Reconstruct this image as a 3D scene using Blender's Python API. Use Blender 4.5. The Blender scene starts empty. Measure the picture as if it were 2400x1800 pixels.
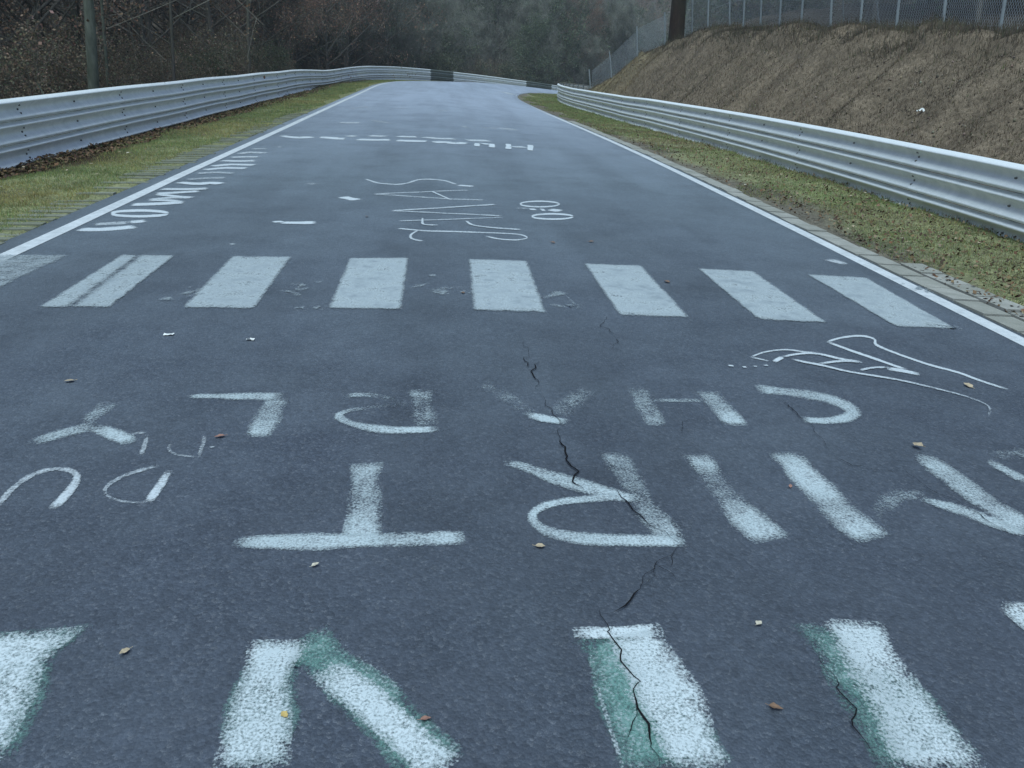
import bpy, math, random
import numpy as np
from mathutils import Matrix, Vector

# ------------------------------------------------------------------ camera, sky, sun, exposure
SC = bpy.context.scene
CAM_H = 1.6
FPX = 1883.0                                   # focal length in pixels of the 2400 px wide photograph
VPX, VPY, ROLL = 1039.0, 129.0, math.radians(1.0)

def _px(p):
    return np.array([p[0]-1200.0, 900.0-p[1], -FPX])
_fw = _px((VPX, VPY)); _fw /= np.linalg.norm(_fw)
_hd = np.array([math.cos(ROLL), -math.sin(ROLL), 0.0])
_r = _hd-_fw*_hd.dot(_fw); _r /= np.linalg.norm(_r)
CR = np.array([_r, _fw, np.cross(_r, _fw)])
CP = np.array([0.0, 0.0, CAM_H])

cd = bpy.data.cameras.new('camera'); co = bpy.data.objects.new('camera', cd)
SC.collection.objects.link(co)
co.matrix_world = Matrix.Translation(CP.tolist()) @ Matrix(CR.tolist()).to_4x4()
cd.sensor_width = 36.0; cd.lens = 36.0*FPX/2400.0; cd.clip_start = 0.05; cd.clip_end = 2000.0
SC.camera = co

SUN_EL, SUN_AZ = math.radians(68), math.radians(200)     # azimuth from +Y towards +X
wd = bpy.data.worlds.new('World'); SC.world = wd; wd.use_nodes = True
nt = wd.node_tree; bg = nt.nodes['Background']
sky = nt.nodes.new('ShaderNodeTexSky'); sky.sky_type = 'NISHITA'; sky.sun_disc = False
sky.sun_elevation = SUN_EL; sky.sun_rotation = SUN_AZ
sky.air_density = 1.0; sky.dust_density = 1.0; sky.ozone_density = 1.0
nt.links.new(sky.outputs[0], bg.inputs[0]); bg.inputs[1].default_value = 0.055
sl = bpy.data.lights.new('sun', 'SUN'); so = bpy.data.objects.new('sun', sl); SC.collection.objects.link(so)
sl.energy = 1.3; sl.angle = math.radians(40); sl.color = (0.76, 0.95, 1.0)
so.rotation_euler = Vector((-math.sin(SUN_AZ)*math.cos(SUN_EL), -math.cos(SUN_AZ)*math.cos(SUN_EL), -math.sin(SUN_EL))).to_track_quat('-Z', 'Y').to_euler()
SC.view_settings.view_transform = 'Standard'; SC.view_settings.look = 'None'
SC.view_settings.gamma = 1.0; SC.view_settings.use_curve_mapping = False
SC.view_settings.exposure = 1.32

# ------------------------------------------------------------------ helpers
rng = np.random.default_rng(7); random.seed(7)
COL = SC.collection

def ss(a, b, x):
    t = np.clip((np.asarray(x, float)-a)/(b-a), 0, 1); return t*t*(3-2*t)

def vnoise(x, y, seed=0):
    x = np.asarray(x, float); y = np.asarray(y, float)
    xi = np.floor(x).astype(np.int64); yi = np.floor(y).astype(np.int64)
    fx = x-xi; fy = y-yi; fx = fx*fx*(3-2*fx); fy = fy*fy*(3-2*fy)
    def hsh(a, b):
        n = (a*374761393+b*668265263+seed*982451653) & 0x7fffffff
        n = ((n ^ (n >> 13))*1274126177) & 0x7fffffff
        return ((n ^ (n >> 16)) & 0xffff)/65535.0
    a = hsh(xi, yi); b = hsh(xi+1, yi); c = hsh(xi, yi+1); d = hsh(xi+1, yi+1)
    return (a*(1-fx)+b*fx)*(1-fy)+(c*(1-fx)+d*fx)*fy-0.5

# plan of the road: straight, then a right-hand bend falling away
S0, RAD = 46.0, 56.0
UL, UR = -3.64, 4.02                           # painted edge lines
RAIL_L, RAIL_R = -6.3, 6.62

def su(x, y):
    x = np.asarray(x, float); y = np.asarray(y, float)
    dx = RAD-x; dy = np.maximum(y-S0, 1e-9)
    a = np.arctan2(dy, dx)
    return np.where(y < S0, y, S0+RAD*a), np.where(y < S0, x, RAD-np.hypot(dx, dy))

def xy(s, u):
    s = np.asarray(s, float); u = np.asarray(u, float)
    a = np.maximum(s-S0, 0)/RAD
    return np.where(s < S0, u, RAD-(RAD-u)*np.cos(a)), np.where(s < S0, s, S0+(RAD-u)*np.sin(a))

def drop(s):
    s = np.asarray(s, float)
    d = 0.5*0.0028*np.clip(s-51, 0, 40)**2
    return d+8*(1-np.exp(-np.maximum(s-91, 0)*0.0028*40/8.0))

def zroad(s, u):
    u = np.asarray(u, float)
    g = 0.05+0.10*ss(10, 48, s)
    uc = np.clip(u, -8, 8)
    up = 0.5*(uc+np.sqrt(uc*uc+0.3))-0.02
    up = np.where(up > UR, UR+(up-UR)*0.55, up)
    return -g*up-drop(s)

def height(x, y):
    s, u = su(x, y)
    z = zroad(s, u)
    out = np.clip((np.abs(u-0.2)-4.0)/1.0, 0, 1)
    z = z+out*(vnoise(np.asarray(x)*1.3, np.asarray(y)*1.3, 3)*0.05+vnoise(np.asarray(x)*4, np.asarray(y)*4, 4)*0.03)
    # left wood on a hillside
    lh = np.maximum(0, -u-11)
    hill = 0.24*lh*ss(0, 12, lh)
    hill = np.where(hill > 40, 40+(hill-40)*0.3, hill)
    z = z+hill+ss(7.5, 12, -u)*(vnoise(np.asarray(x)*.3, np.asarray(y)*.3, 5)*0.7)
    # cut bank on the right
    zc = zroad(s, 7.2)
    top = (1.85+.5*ss(13, 26, s))*(1-ss(35, 63, s))+(zc+0.5)*ss(35, 63, s)
    foot = 7.1+vnoise(np.asarray(y)*.25, 0*np.asarray(y), 8)*.5
    w = np.clip((u-foot)/(3.5+vnoise(np.asarray(y)*.15, 0*np.asarray(y), 9)*.8), 0, 1)
    w = w*0.55+0.45*w*w*(3-2*w)
    wv = ss(7.0, 8.0, u)
    ridg = vnoise(np.asarray(x)*.45+np.asarray(y)*.25, np.asarray(y)*1.3-np.asarray(x)*.55, 11)*0.36+vnoise(np.asarray(x)*3+np.asarray(y), np.asarray(y)*2.6, 12)*0.07
    z = np.where(u > 6.9, z*(1-w)+top*w+wv*ridg, z)
    z = z+(0.05+0.26*ss(26, 36, s))*np.clip(u-10.7, 0, 3.6)*(1-ss(50, 62, s))+0.10*np.maximum(0, u-14)
    lip = 10.35+vnoise(np.asarray(y)*.45, 0*np.asarray(y), 13)*1.1
    z = z+0.24*ss(0, .2, u-lip)*(1-ss(.2, 2.6, u-lip))*(1-ss(44, 56, s))
    return z

def at(px, py, zoff=0.0, steps=2600):
    """the point of the ground seen at a pixel of the 2400x1800 photograph"""
    d = CR @ _px((px, py)); d = d/np.linalg.norm(d)
    t = 0.8*1.0028**np.arange(steps)
    P = CP+np.outer(t, d)
    g = P[:, 2]-(zroad(*su(P[:, 0], P[:, 1])) if zoff is None else height(P[:, 0], P[:, 1]))
    i = np.argmax(g < 0)
    if i == 0: i = steps-1
    f0, f1 = g[i-1], g[i]; k = f0/(f0-f1) if f0 != f1 else 0
    return P[i-1]*(1-k)+P[i]*k

def onroad(px, py):
    return at(px, py, None)[:2]

class MB:
    def __init__(s): s.v = []; s.f = []
    def add(s, v, f):
        n = len(s.v); s.v.extend([tuple(p) for p in v]); s.f.extend([tuple(i+n for i in q) for q in f])
    def box(s, c, d, rot=None):
        pts = []
        for i in range(8):
            p = np.array([(i & 1)-.5, ((i >> 1) & 1)-.5, ((i >> 2) & 1)-.5])*np.array(d)
            if rot is not None: p = rot@p
            pts.append(p+np.array(c))
        s.add(pts, [(0, 2, 3, 1), (4, 5, 7, 6), (0, 1, 5, 4), (2, 6, 7, 3), (0, 4, 6, 2), (1, 3, 7, 5)])
    def tube(s, pts, rad, n=6, cap=True):
        pts = [np.array(p, float) for p in pts]; rings = []
        ref = np.array([0.31, 0.95, 0.05])
        for i, p in enumerate(pts):
            t = pts[min(i+1, len(pts)-1)]-pts[max(i-1, 0)]; t = t/(np.linalg.norm(t)+1e-9)
            a = np.cross(t, ref); 
            if np.linalg.norm(a) < 1e-3: a = np.cross(t, np.array([1, 0, 0]))
            a /= np.linalg.norm(a); b = np.cross(t, a)
            r = rad[i] if hasattr(rad, '__len__') else rad
            rings.append([p+r*(math.cos(2*math.pi*k/n)*a+math.sin(2*math.pi*k/n)*b) for k in range(n)])
        v = [q for rg in rings for q in rg]; f = []
        for i in range(len(pts)-1):
            for k in range(n):
                f.append((i*n+k, i*n+(k+1) % n, (i+1)*n+(k+1) % n, (i+1)*n+k))
        if cap: f.append(tuple(range((len(pts)-1)*n, len(pts)*n)))
        s.add(v, f)
    def mesh(s, name, mat=None, smooth=False):
        m = bpy.data.meshes.new(name); m.from_pydata(s.v, [], s.f); m.update()
        if mat: m.materials.append(mat)
        if smooth: m.polygons.foreach_set('use_smooth', [True]*len(m.polygons))
        return m
    def build(s, name, mat, parent=None, smooth=False):
        return link(name, s.mesh(name, mat, smooth), parent)

def link(name, mesh, parent=None):
    o = bpy.data.objects.new(name, mesh); COL.objects.link(o)
    if parent: o.parent = parent
    return o

def npmesh(name, V, F, mat, attrs=None, smooth=False):
    """fast mesh from arrays; F is (n,3) or (n,4); attrs maps name -> per-vertex float or rgb"""
    V = np.ascontiguousarray(V, np.float32); F = np.ascontiguousarray(F, np.int32)
    m = bpy.data.meshes.new(name); k = F.shape[1]
    m.vertices.add(len(V)); m.vertices.foreach_set('co', V.ravel())
    m.loops.add(F.size); m.loops.foreach_set('vertex_index', F.ravel())
    m.polygons.add(len(F)); m.polygons.foreach_set('loop_start', np.arange(0, F.size, k, dtype=np.int32))
    m.polygons.foreach_set('loop_total', np.full(len(F), k, np.int32))
    if smooth: m.polygons.foreach_set('use_smooth', np.ones(len(F), bool))
    m.update(calc_edges=True)
    for n, a in (attrs or {}).items():
        a = np.asarray(a, np.float32)
        if a.ndim == 1:
            at_ = m.attributes.new(n, 'FLOAT', 'POINT'); at_.data.foreach_set('value', a)
        else:
            at_ = m.attributes.new(n, 'FLOAT_COLOR', 'POINT')
            at_.data.foreach_set('color', np.hstack([a, np.ones((len(a), 1), np.float32)]).ravel())
    m.materials.append(mat)
    return m

def tag(o, label=None, cat=None, group=None, kind=None):
    if label: o['label'] = label
    if cat: o['category'] = cat
    if group: o['group'] = group
    if kind: o['kind'] = kind
    return o

def empty(name, loc=(0, 0, 0), rz=0):
    o = bpy.data.objects.new(name, None); COL.objects.link(o)
    o.location = loc; o.rotation_euler = (0, 0, rz); o.empty_display_size = 0.2
    return o

# ------------------------------------------------------------------ materials
class NT:
    def __init__(s, name):
        s.m = bpy.data.materials.new(name); s.m.use_nodes = True; s.t = s.m.node_tree
        s.b = s.t.nodes['Principled BSDF']; s.out = s.t.nodes['Material Output']
        s.pos = s.t.nodes.new('ShaderNodeNewGeometry').outputs['Position']
    def n(s, kind, **kw):
        nd = s.t.nodes.new(kind)
        for k, v in kw.items(): setattr(nd, k, v)
        return nd
    def l(s, a, b): s.t.links.new(a, b)
    def noise(s, scale, detail=2, rough=.5, vec=None):
        nd = s.n('ShaderNodeTexNoise'); nd.inputs['Scale'].default_value = scale
        nd.inputs['Detail'].default_value = detail; nd.inputs['Roughness'].default_value = rough
        s.l(vec or s.pos, nd.inputs['Vector']); return nd.outputs['Fac']
    def vor(s, scale, out='Color', feature='F1', vec=None):
        nd = s.n('ShaderNodeTexVoronoi'); nd.feature = feature; nd.inputs['Scale'].default_value = scale
        s.l(vec or s.pos, nd.inputs['Vector']); return nd.outputs[out]
    def math(s, op, a, b=None, clamp=False):
        nd = s.n('ShaderNodeMath', operation=op); nd.use_clamp = clamp
        for i, v in enumerate((a, b)):
            if v is None: continue
            if isinstance(v, (int, float)): nd.inputs[i].default_value = v
            else: s.l(v, nd.inputs[i])
        return nd.outputs[0]
    def ramp(s, fac, stops):
        nd = s.n('ShaderNodeValToRGB'); e = nd.color_ramp.elements
        while len(e) < len(stops): e.new(0.5)
        for el, (p, c) in zip(e, stops):
            el.position = p; el.color = (c, c, c, 1) if isinstance(c, (int, float)) else (*c, 1)
        s.l(fac, nd.inputs[0]); return nd.outputs[0]
    def mix(s, fac, a, b, mode='MIX'):
        nd = s.n('ShaderNodeMix', data_type='RGBA', blend_type=mode)
        for i, v in ((0, fac), (6, a), (7, b)):
            if isinstance(v, (int, float)): nd.inputs[i].default_value = v
            elif isinstance(v, tuple): nd.inputs[i].default_value = (*v, 1)
            else: s.l(v, nd.inputs[i])
        return nd.outputs[2]
    def rng(s, v, a, b, c=0., d=1.):
        nd = s.n('ShaderNodeMapRange'); s.l(v, nd.inputs[0])
        for i, k in enumerate((a, b, c, d)): nd.inputs[i+1].default_value = k
        return nd.outputs[0]
    def attr(s, name):
        nd = s.n('ShaderNodeAttribute'); nd.attribute_name = name; return nd
    def bump(s, hgt, strength=.5, dist=.01):
        nd = s.n('ShaderNodeBump'); nd.inputs['Strength'].default_value = strength; nd.inputs['Distance'].default_value = dist
        s.l(hgt, nd.inputs['Height']); s.l(nd.outputs[0], s.b.inputs['Normal'])
    def base(s, c, rough=.8, spec=.3, metal=0.):
        if isinstance(c, tuple): s.b.inputs['Base Color'].default_value = (*c, 1)
        else: s.l(c, s.b.inputs['Base Color'])
        s.b.inputs['Roughness'].default_value = rough; s.b.inputs['Specular IOR Level'].default_value = spec
        s.b.inputs['Metallic'].default_value = metal
        return s.m

def mat_asphalt():
    t = NT('asphalt')
    cell = t.vor(95, 'Color'); grain = t.n('ShaderNodeSeparateColor'); t.l(cell, grain.inputs[0])
    cell2 = t.vor(62, 'Color'); gr2 = t.n('ShaderNodeSeparateColor'); t.l(cell2, gr2.inputs[0])
    fine = t.noise(260, 2, .6); big = t.noise(.35, 4, .6); mid = t.noise(2.2, 4, .65)
    stone = t.ramp(grain.outputs[0], [(0, (.026, .032, .045)), (.45, (.060, .072, .096)), (.85, (.094, .108, .136)), (1, (.18, .19, .21))])
    c = t.mix(t.rng(fine, .35, .75), (.035, .043, .060), stone)
    c = t.mix(t.rng(mid, .3, .7, .0, .35), c, (.092, .102, .130))
    c = t.mix(t.rng(big, .35, .65, .0, .35), c, (.082, .098, .112))
    # worn, paler surfacing towards the bend, plus grazing sky sheen painted into its colour
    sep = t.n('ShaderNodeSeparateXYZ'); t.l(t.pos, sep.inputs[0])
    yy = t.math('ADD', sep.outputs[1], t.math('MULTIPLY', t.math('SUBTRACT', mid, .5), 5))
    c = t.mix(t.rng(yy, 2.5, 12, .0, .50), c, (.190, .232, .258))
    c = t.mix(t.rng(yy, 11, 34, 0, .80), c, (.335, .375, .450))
    c = t.mix(1.0, c, t.ramp(gr2.outputs[0], [(.0, .87), (.5, 1.0), (1, 1.15)]), 'MULTIPLY')
    d = t.vor(95, 'Distance')
    hgt = t.math('ADD', t.math('MULTIPLY', d, -1.0), t.math('MULTIPLY', fine, .7))
    mp = t.n('ShaderNodeMapping'); t.l(t.pos, mp.inputs[0]); mp.inputs['Scale'].default_value = (1.1, .10, 1)
    c = t.mix(1.0, c, t.ramp(t.noise(1.0, 5, .6, mp.outputs[0]), [(.30, .84), (.55, 1.03), (.75, 1.10)]), 'MULTIPLY')
    c = t.mix(1.0, c, t.ramp(t.noise(.8, 6, .7), [(.30, .80), (.5, 1.0), (.72, 1.10)]), 'MULTIPLY')
    t.bump(hgt, .55, .005)
    return t.base(c, .72, .5)

def mat_paint(name, color, fine=150, lo=.42, hi=.62, worn=.0, nz=.75, dirt=(.30, .32, .33), rough=.6):
    t = NT(name)
    cov = t.attr('cover').outputs['Fac']
    n1 = t.noise(fine, 3, .65); n2 = t.noise(7, 3, .6); n3 = t.noise(28, 2, .6)
    v = t.math('ADD', cov, t.math('MULTIPLY', t.math('SUBTRACT', n1, .5), nz*2))
    v = t.math('ADD', v, t.math('MULTIPLY', t.math('SUBTRACT', n2, .5), .5+worn))
    v = t.math('ADD', v, t.math('MULTIPLY', t.math('SUBTRACT', n3, .5), .35))
    al = t.rng(v, lo, hi)
    c = t.mix(t.rng(n2, .35, .7, .0, .45+worn*.3), color, dirt)
    c = t.mix(t.rng(n3, .5, .8, .0, .35), c, dirt)
    t.base(c, rough, .35)
    tr = t.n('ShaderNodeBsdfTransparent'); mx = t.n('ShaderNodeMixShader')
    t.l(al, mx.inputs[0]); t.l(tr.outputs[0], mx.inputs[1]); t.l(t.b.outputs[0], mx.inputs[2])
    t.l(mx.outputs[0], t.out.inputs[0])
    return t.m

def mat_attr(name, rough=.8, spec=.2, var=.25, sc=3.0, tr=0.):
    t = NT(name)
    a = t.attr('col').outputs['Color']
    n = t.noise(sc, 3, .6)
    c = t.mix(1.0, a, t.ramp(n, [(.3, 1-var), (.7, 1+var)]), 'MULTIPLY')
    t.base(c, rough, spec)
    if tr:
        tb = t.n('ShaderNodeBsdfTranslucent'); t.l(c, tb.inputs[0]); mx = t.n('ShaderNodeMixShader'); mx.inputs[0].default_value = tr
        t.l(t.b.outputs[0], mx.inputs[1]); t.l(tb.outputs[0], mx.inputs[2]); t.l(mx.outputs[0], t.out.inputs[0])
    return t.m

def mat_ground():
    t = NT('soil_and_litter')
    a = t.attr('col').outputs['Color']
    n = t.noise(9, 5, .7); n2 = t.noise(60, 3, .6); n3 = t.noise(1.6, 3, .6)
    c = t.mix(1.0, a, t.ramp(n, [(.25, .45), (.75, 1.5)]), 'MULTIPLY')
    c = t.mix(1.0, c, t.ramp(n2, [(.3, .6), (.7, 1.4)]), 'MULTIPLY')
    c = t.mix(1.0, c, t.ramp(n3, [(.3, .75), (.7, 1.2)]), 'MULTIPLY')
    t.bump(t.math('ADD', n, t.math('MULTIPLY', n2, .4)), .8, .04)
    return t.base(c, .95, .1)

def mat_steel(name, c0, c1, rough=.42, metal=.55):
    t = NT(name)
    oi = t.n('ShaderNodeObjectInfo').outputs['Random']
    mp = t.n('ShaderNodeMapping'); t.l(t.pos, mp.inputs[0]); mp.inputs['Scale'].default_value = (1.2, 1.2, .35)
    n = t.noise(5, 5, .65, mp.outputs[0]); n2 = t.noise(70, 2, .6)
    c = t.mix(t.rng(n, .35, .72), c0, c1)
    c = t.mix(t.rng(oi, 0, 1, 0, .35), c, c1)
    c = t.mix(t.rng(n2, .62, .8, 0, .35), c, (.12, .11, .10))
    t.base(c, rough, .5, metal)
    t.l(t.rng(n, .3, .7, rough-.08, rough+.18), t.b.inputs['Roughness'])
    return t.m

def mat_bark(name, c0, c1, sc=9):
    t = NT(name)
    mp = t.n('ShaderNodeMapping'); t.l(t.pos, mp.inputs[0]); mp.inputs['Scale'].default_value = (1, 1, .25)
    n = t.noise(sc, 5, .7, mp.outputs[0]); n2 = t.noise(1.3, 3, .6)
    c = t.mix(t.rng(n, .3, .7), c0, c1); c = t.mix(t.rng(n2, .4, .7, 0, .5), c, (.05, .06, .035))
    t.bump(n, .8, .03)
    return t.base(c, .9, .15)

def mat_concrete(name='concrete', k=1.0, tint=(1, 1, 1)):
    t = NT(name)
    n = t.noise(6, 5, .65); n2 = t.noise(90, 2, .6); oi = t.n('ShaderNodeObjectInfo').outputs['Random']
    c = t.mix(t.rng(n, .3, .7), (.26, .255, .225), (.40, .385, .345))
    c = t.mix(t.rng(oi, 0, 1, 0, .45), c, (.20, .20, .16))
    c = t.mix(t.rng(n2, .45, .8, 0, .4), c, (.14, .14, .12))
    c = t.mix(1.0, c, tuple(k*v for v in tint), 'MULTIPLY')
    t.bump(n2, .4, .004)
    return t.base(c, .9, .2)

def plain(name, c, rough=.7, spec=.3, metal=0.):
    t = NT(name); n = t.noise(40, 3, .6)
    return t.base(t.mix(1.0, c, t.ramp(n, [(.3, .75), (.7, 1.2)]), 'MULTIPLY'), rough, spec, metal)

M = dict(
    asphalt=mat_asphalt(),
    line=mat_paint('line_paint', (.62, .64, .65), 120, .25, .45, .0, .45),
    zebra=mat_paint('crossing_paint', (.45, .50, .51), 90, .24, .95, 1.0, .75, (.20, .23, .25)),
    white=mat_paint('white_spray_paint', (.61, .665, .675), 115, .30, 1.10, .3, 1.15, (.42, .48, .49)),
    white2=mat_paint('worn_white_spray_paint', (.52, .585, .60), 110, .30, 1.08, .35, .85, (.34, .40, .41)),
    green=mat_paint('green_spray_paint', (.14, .29, .25), 115, .22, .95, .35, .7, (.19, .29, .27)),
    chalk=mat_paint('thin_brush_paint', (.60, .64, .66), 90, .22, .85, .25, .6, (.40, .43, .45)),
    crack=plain('crack_shadow', (.012, .012, .013), .95, .05),
    ground=mat_ground(), blades=mat_attr('grass_blades', .75, .2, .3, 2.0, .45),
    litter=mat_attr('leaf_litter', .8, .2, .3, 5.0), foliage=mat_attr('foliage', .7, .2, .3, 1.2, .35),
    steel=mat_steel('galvanised_steel', (.86, .88, .87), (.70, .73, .73), .46, .14),
    steel_dark=mat_steel('weathered_green_steel', (.20, .23, .21), (.12, .14, .13), .6, .3),
    post=mat_steel('grey_post_steel', (.19, .21, .21), (.11, .12, .12), .6, .3),
    fence_post=mat_steel('pale_post_steel', (.34, .38, .39), (.24, .27, .28), .6, .2),
    bolt=plain('bolt_rust', (.20, .20, .19), .6, .4, .4),
    wire=plain('fence_wire', (.68, .73, .76), .5, .5, .3),
    concrete=mat_concrete(), mossy=mat_concrete('mossy_concrete', .68, (.95, 1.0, .86)),
    bark=mat_bark('grey_brown_bark', (.065, .056, .048), (.165, .148, .125)),
    bark_moss=mat_bark('mossy_pale_bark', (.065, .075, .058), (.18, .19, .15), 7),
    bark_dark=mat_bark('dark_reddish_bark', (.022, .015, .011), (.065, .040, .028), 12),
    twig=mat_bark('twig_bark', (.095, .082, .066), (.20, .18, .15), 14),
    leaf=mat_attr('dry_leaf', .6, .3, .25, 60), paper=plain('white_scrap', (.75, .75, .72), .7, .3),
)

# ------------------------------------------------------------------ road
def grid_mesh(name, S, U, zf, mat, skirt=0.0):
    SS, UU = np.meshgrid(S, U, indexing='ij')
    X, Y = xy(SS, UU); Z = zf(SS, UU)
    if skirt:
        Z[:, 0] -= skirt; Z[:, -1] -= skirt
    V = np.stack([X, Y, Z], -1).reshape(-1, 3); n, m = SS.shape
    I = np.arange(n*m).reshape(n, m)
    F = np.stack([I[:-1, :-1], I[:-1, 1:], I[1:, 1:], I[1:, :-1]], -1).reshape(-1, 4)
    return npmesh(name, V, F, mat, smooth=True)

S_ = np.concatenate([np.arange(-40, 0, 1.0), np.arange(0, 40, .4), np.arange(40, 200, 1.0)])
edge = lambda base, sgn: base
U_ = np.concatenate([[-3.93, -3.92], np.arange(-3.6, 4.0, .2), [4.17, 4.18]])
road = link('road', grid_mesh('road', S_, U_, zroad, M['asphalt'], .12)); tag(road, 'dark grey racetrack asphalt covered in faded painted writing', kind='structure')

# ------------------------------------------------------------------ ground sheets outside the road
gx = np.unique(np.round(np.concatenate([np.arange(-200, -60, 8), np.arange(-60, -24, 2.0), np.arange(-24, -10, .6), np.arange(-10, -8, .3),
      np.arange(-8, 14, .16), np.arange(14, 30, .6), np.arange(30, 60, 2.0), np.arange(60, 241, 8)]), 3))
gy = np.unique(np.round(np.concatenate([np.arange(-40, 0, 2.0), np.arange(0, 30, .2), np.arange(30, 70, .35), np.arange(70, 130, 1.0), np.arange(130, 301, 6)]), 3))
GX, GY = np.meshgrid(gx, gy, indexing='ij')
GS, GU = su(GX, GY)
GZ = height(GX, GY)
inside = np.clip(np.minimum(GU+3.95, 4.2-GU)/.25, 0, 1)
GZ = GZ-inside*.25-.012
c_verge = np.array([.23, .23, .12]); c_lit = np.array([.040, .024, .015]); c_bank = np.array([.175, .135, .095]); c_wood = np.array([.075, .060, .046]); c_soil = np.array([.16, .14, .108])
def lerp(a, b, t): return a*(1-t[..., None])+b*t[..., None]
gc = np.broadcast_to(c_verge, GX.shape+(3,)).copy()
gc = lerp(gc, c_lit, ss(4.9, 6.2, -GU+vnoise(GX*.8, GY*.8, 21)*1.2))
gc = lerp(gc, c_wood, ss(7.5, 10, -GU))
gc = lerp(gc, c_soil, ss(4.0, 4.3, GU)*(1-ss(4.5, 5.2, GU+vnoise(GX, GY, 22))))
gc = lerp(gc, c_bank, ss(6.7, 7.4, GU))
gc = lerp(gc, np.array([.19, .155, .085]), ss(7, 8, GU)*ss(36, 46, GS)*(1-ss(60, 75, GS))*(1-ss(10, 12, GU))*.8)
gc = lerp(gc, c_wood, ss(11.2, 13.5, GU))
n_, m_ = GX.shape; I = np.arange(n_*m_).reshape(n_, m_)
GF = np.stack([I[:-1, :-1], I[1:, :-1], I[1:, 1:], I[:-1, 1:]], -1).reshape(-1, 4)
GV = np.stack([GX, GY, GZ], -1).reshape(-1, 3); GC = gc.reshape(-1, 3)
fu = GU.ravel()[GF].mean(1); fs = GS.ravel()[GF].mean(1)
zones = [('verge', (fu > -7.3) & (fu < 7.0)), ('embankment', (fu >= 7.0) & (fu < 12.0) & (fs < 75)), ]
rest = ~(zones[0][1] | zones[1][1])
zones.append(('woodland_floor', rest))
for nm, msk in zones:
    F = GF[msk]; idx, inv = np.unique(F.ravel(), return_inverse=True)
    o = link(nm, npmesh(nm, GV[idx], inv.reshape(-1, 4), M['ground'], {'col': GC[idx]}, True)); tag(o, kind='structure')
    if nm == 'verge': verge = o
    if nm == 'embankment': bank = o

# ------------------------------------------------------------------ painted marks on the road
_off = [0.0]
def ribbon_arrays(P, W, O, zoff, soft=.35, wob=.0, seed=0):
    """P plan points, W half-widths, O opacity: a strip with fading margins"""
    P = np.asarray(P, float); W = np.asarray(W, float); O = np.asarray(O, float)
    L = np.concatenate([[0], np.cumsum(np.linalg.norm(np.diff(P, axis=0), axis=1))])
    n = int(np.clip(L[-1]/.05, 4, 160)); T = np.linspace(0, L[-1], n+1)
    Q = np.stack([np.interp(T, L, P[:, k]) for k in (0, 1)], -1)
    for _ in range(2):
        if len(P) > 2: Q[1:-1] = .25*Q[:-2]+.5*Q[1:-1]+.25*Q[2:]
    w = np.interp(T, L, W); o = np.interp(T, L, O)
    w = w*(1+wob*vnoise(T*7, T*0+seed, 31)*2)
    d = np.gradient(Q, axis=0); d /= (np.linalg.norm(d, axis=1)[:, None]+1e-9); nn = np.stack([-d[:, 1], d[:, 0]], -1)
    sh = wob*vnoise(T*5, T*0+seed, 33)*w; Q = Q+nn*sh[:, None]
    ks = np.array([-1-soft, -1, -.55, 0, .55, 1, 1+soft]); cs = np.array([-.3, .55, 1, 1, 1, .55, -.3])
    # end caps fade too
    e = np.minimum(T, L[-1]-T); ce = np.clip(e/np.maximum(np.minimum(w*.35, L[-1]*.12), .006), 0, 1); 
    X = Q[:, None, :]+nn[:, None, :]*(ks[None, :]*w[:, None])[..., None]
    cov = cs[None, :]*o[:, None]; cov = np.where(cov > 0, cov*(.35+.65*ce[:, None]), cov)
    s, u = su(X[..., 0], X[..., 1]); Z = zroad(s, u)+zoff
    V = np.concatenate([X, Z[..., None]], -1).reshape(-1, 3); m = len(ks); I = np.arange(len(V)).reshape(-1, m)
    F = np.stack([I[:-1, :-1], I[:-1, 1:], I[1:, 1:], I[1:, :-1]], -1).reshape(-1, 4)
    return V, F, cov.ravel()

def mark(name, strokes, mat='white', label=None, z0=.004, soft=.35, wob=.16):
    """strokes: lists of (px, py, thickness in px, opacity) traced on the photograph; thickness is read across the stroke"""
    VV, FF, CC = [], [], []; nv = 0; thin = (.62 if name == 'painted_scribble' else .68 if name == 'painted_drawing' else .85) if mat == 'chalk' else 1.0; fade = .85 if name == 'painted_scribble' else 1.0
    for i, st in enumerate(strokes):
        P = np.array([onroad(q[0], q[1]) for q in st])
        W = []
        for k, q in enumerate(st):
            a = np.array(st[max(k-1, 0)][:2], float); b = np.array(st[min(k+1, len(st)-1)][:2], float)
            t = (b-a)/(np.linalg.norm(b-a)+1e-9); nv_ = np.array([-t[1], t[0]])*q[2]*.5
            p1 = onroad(q[0]+nv_[0], q[1]+nv_[1]); p0 = onroad(q[0]-nv_[0], q[1]-nv_[1])
            # true width across the stroke on the ground
            A = P[max(k-1, 0)]; B = P[min(k+1, len(st)-1)]; T = (B-A)/(np.linalg.norm(B-A)+1e-9); N = np.array([-T[1], T[0]])
            W.append(max(.007, .5*thin*abs((p1-p0)@N)))
        v, f, c = ribbon_arrays(P, W, [q[3]*fade for q in st], z0+i*.0004, soft, wob, i+len(FF)*7)
        VV.append(v); FF.append(f+nv); CC.append(c); nv += len(v)
    o = link(name, npmesh(name, np.vstack(VV), np.vstack(FF), M[mat], {'cover': np.hstack(CC)}), road)
    if label: o['label'] = label
    return o

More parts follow.
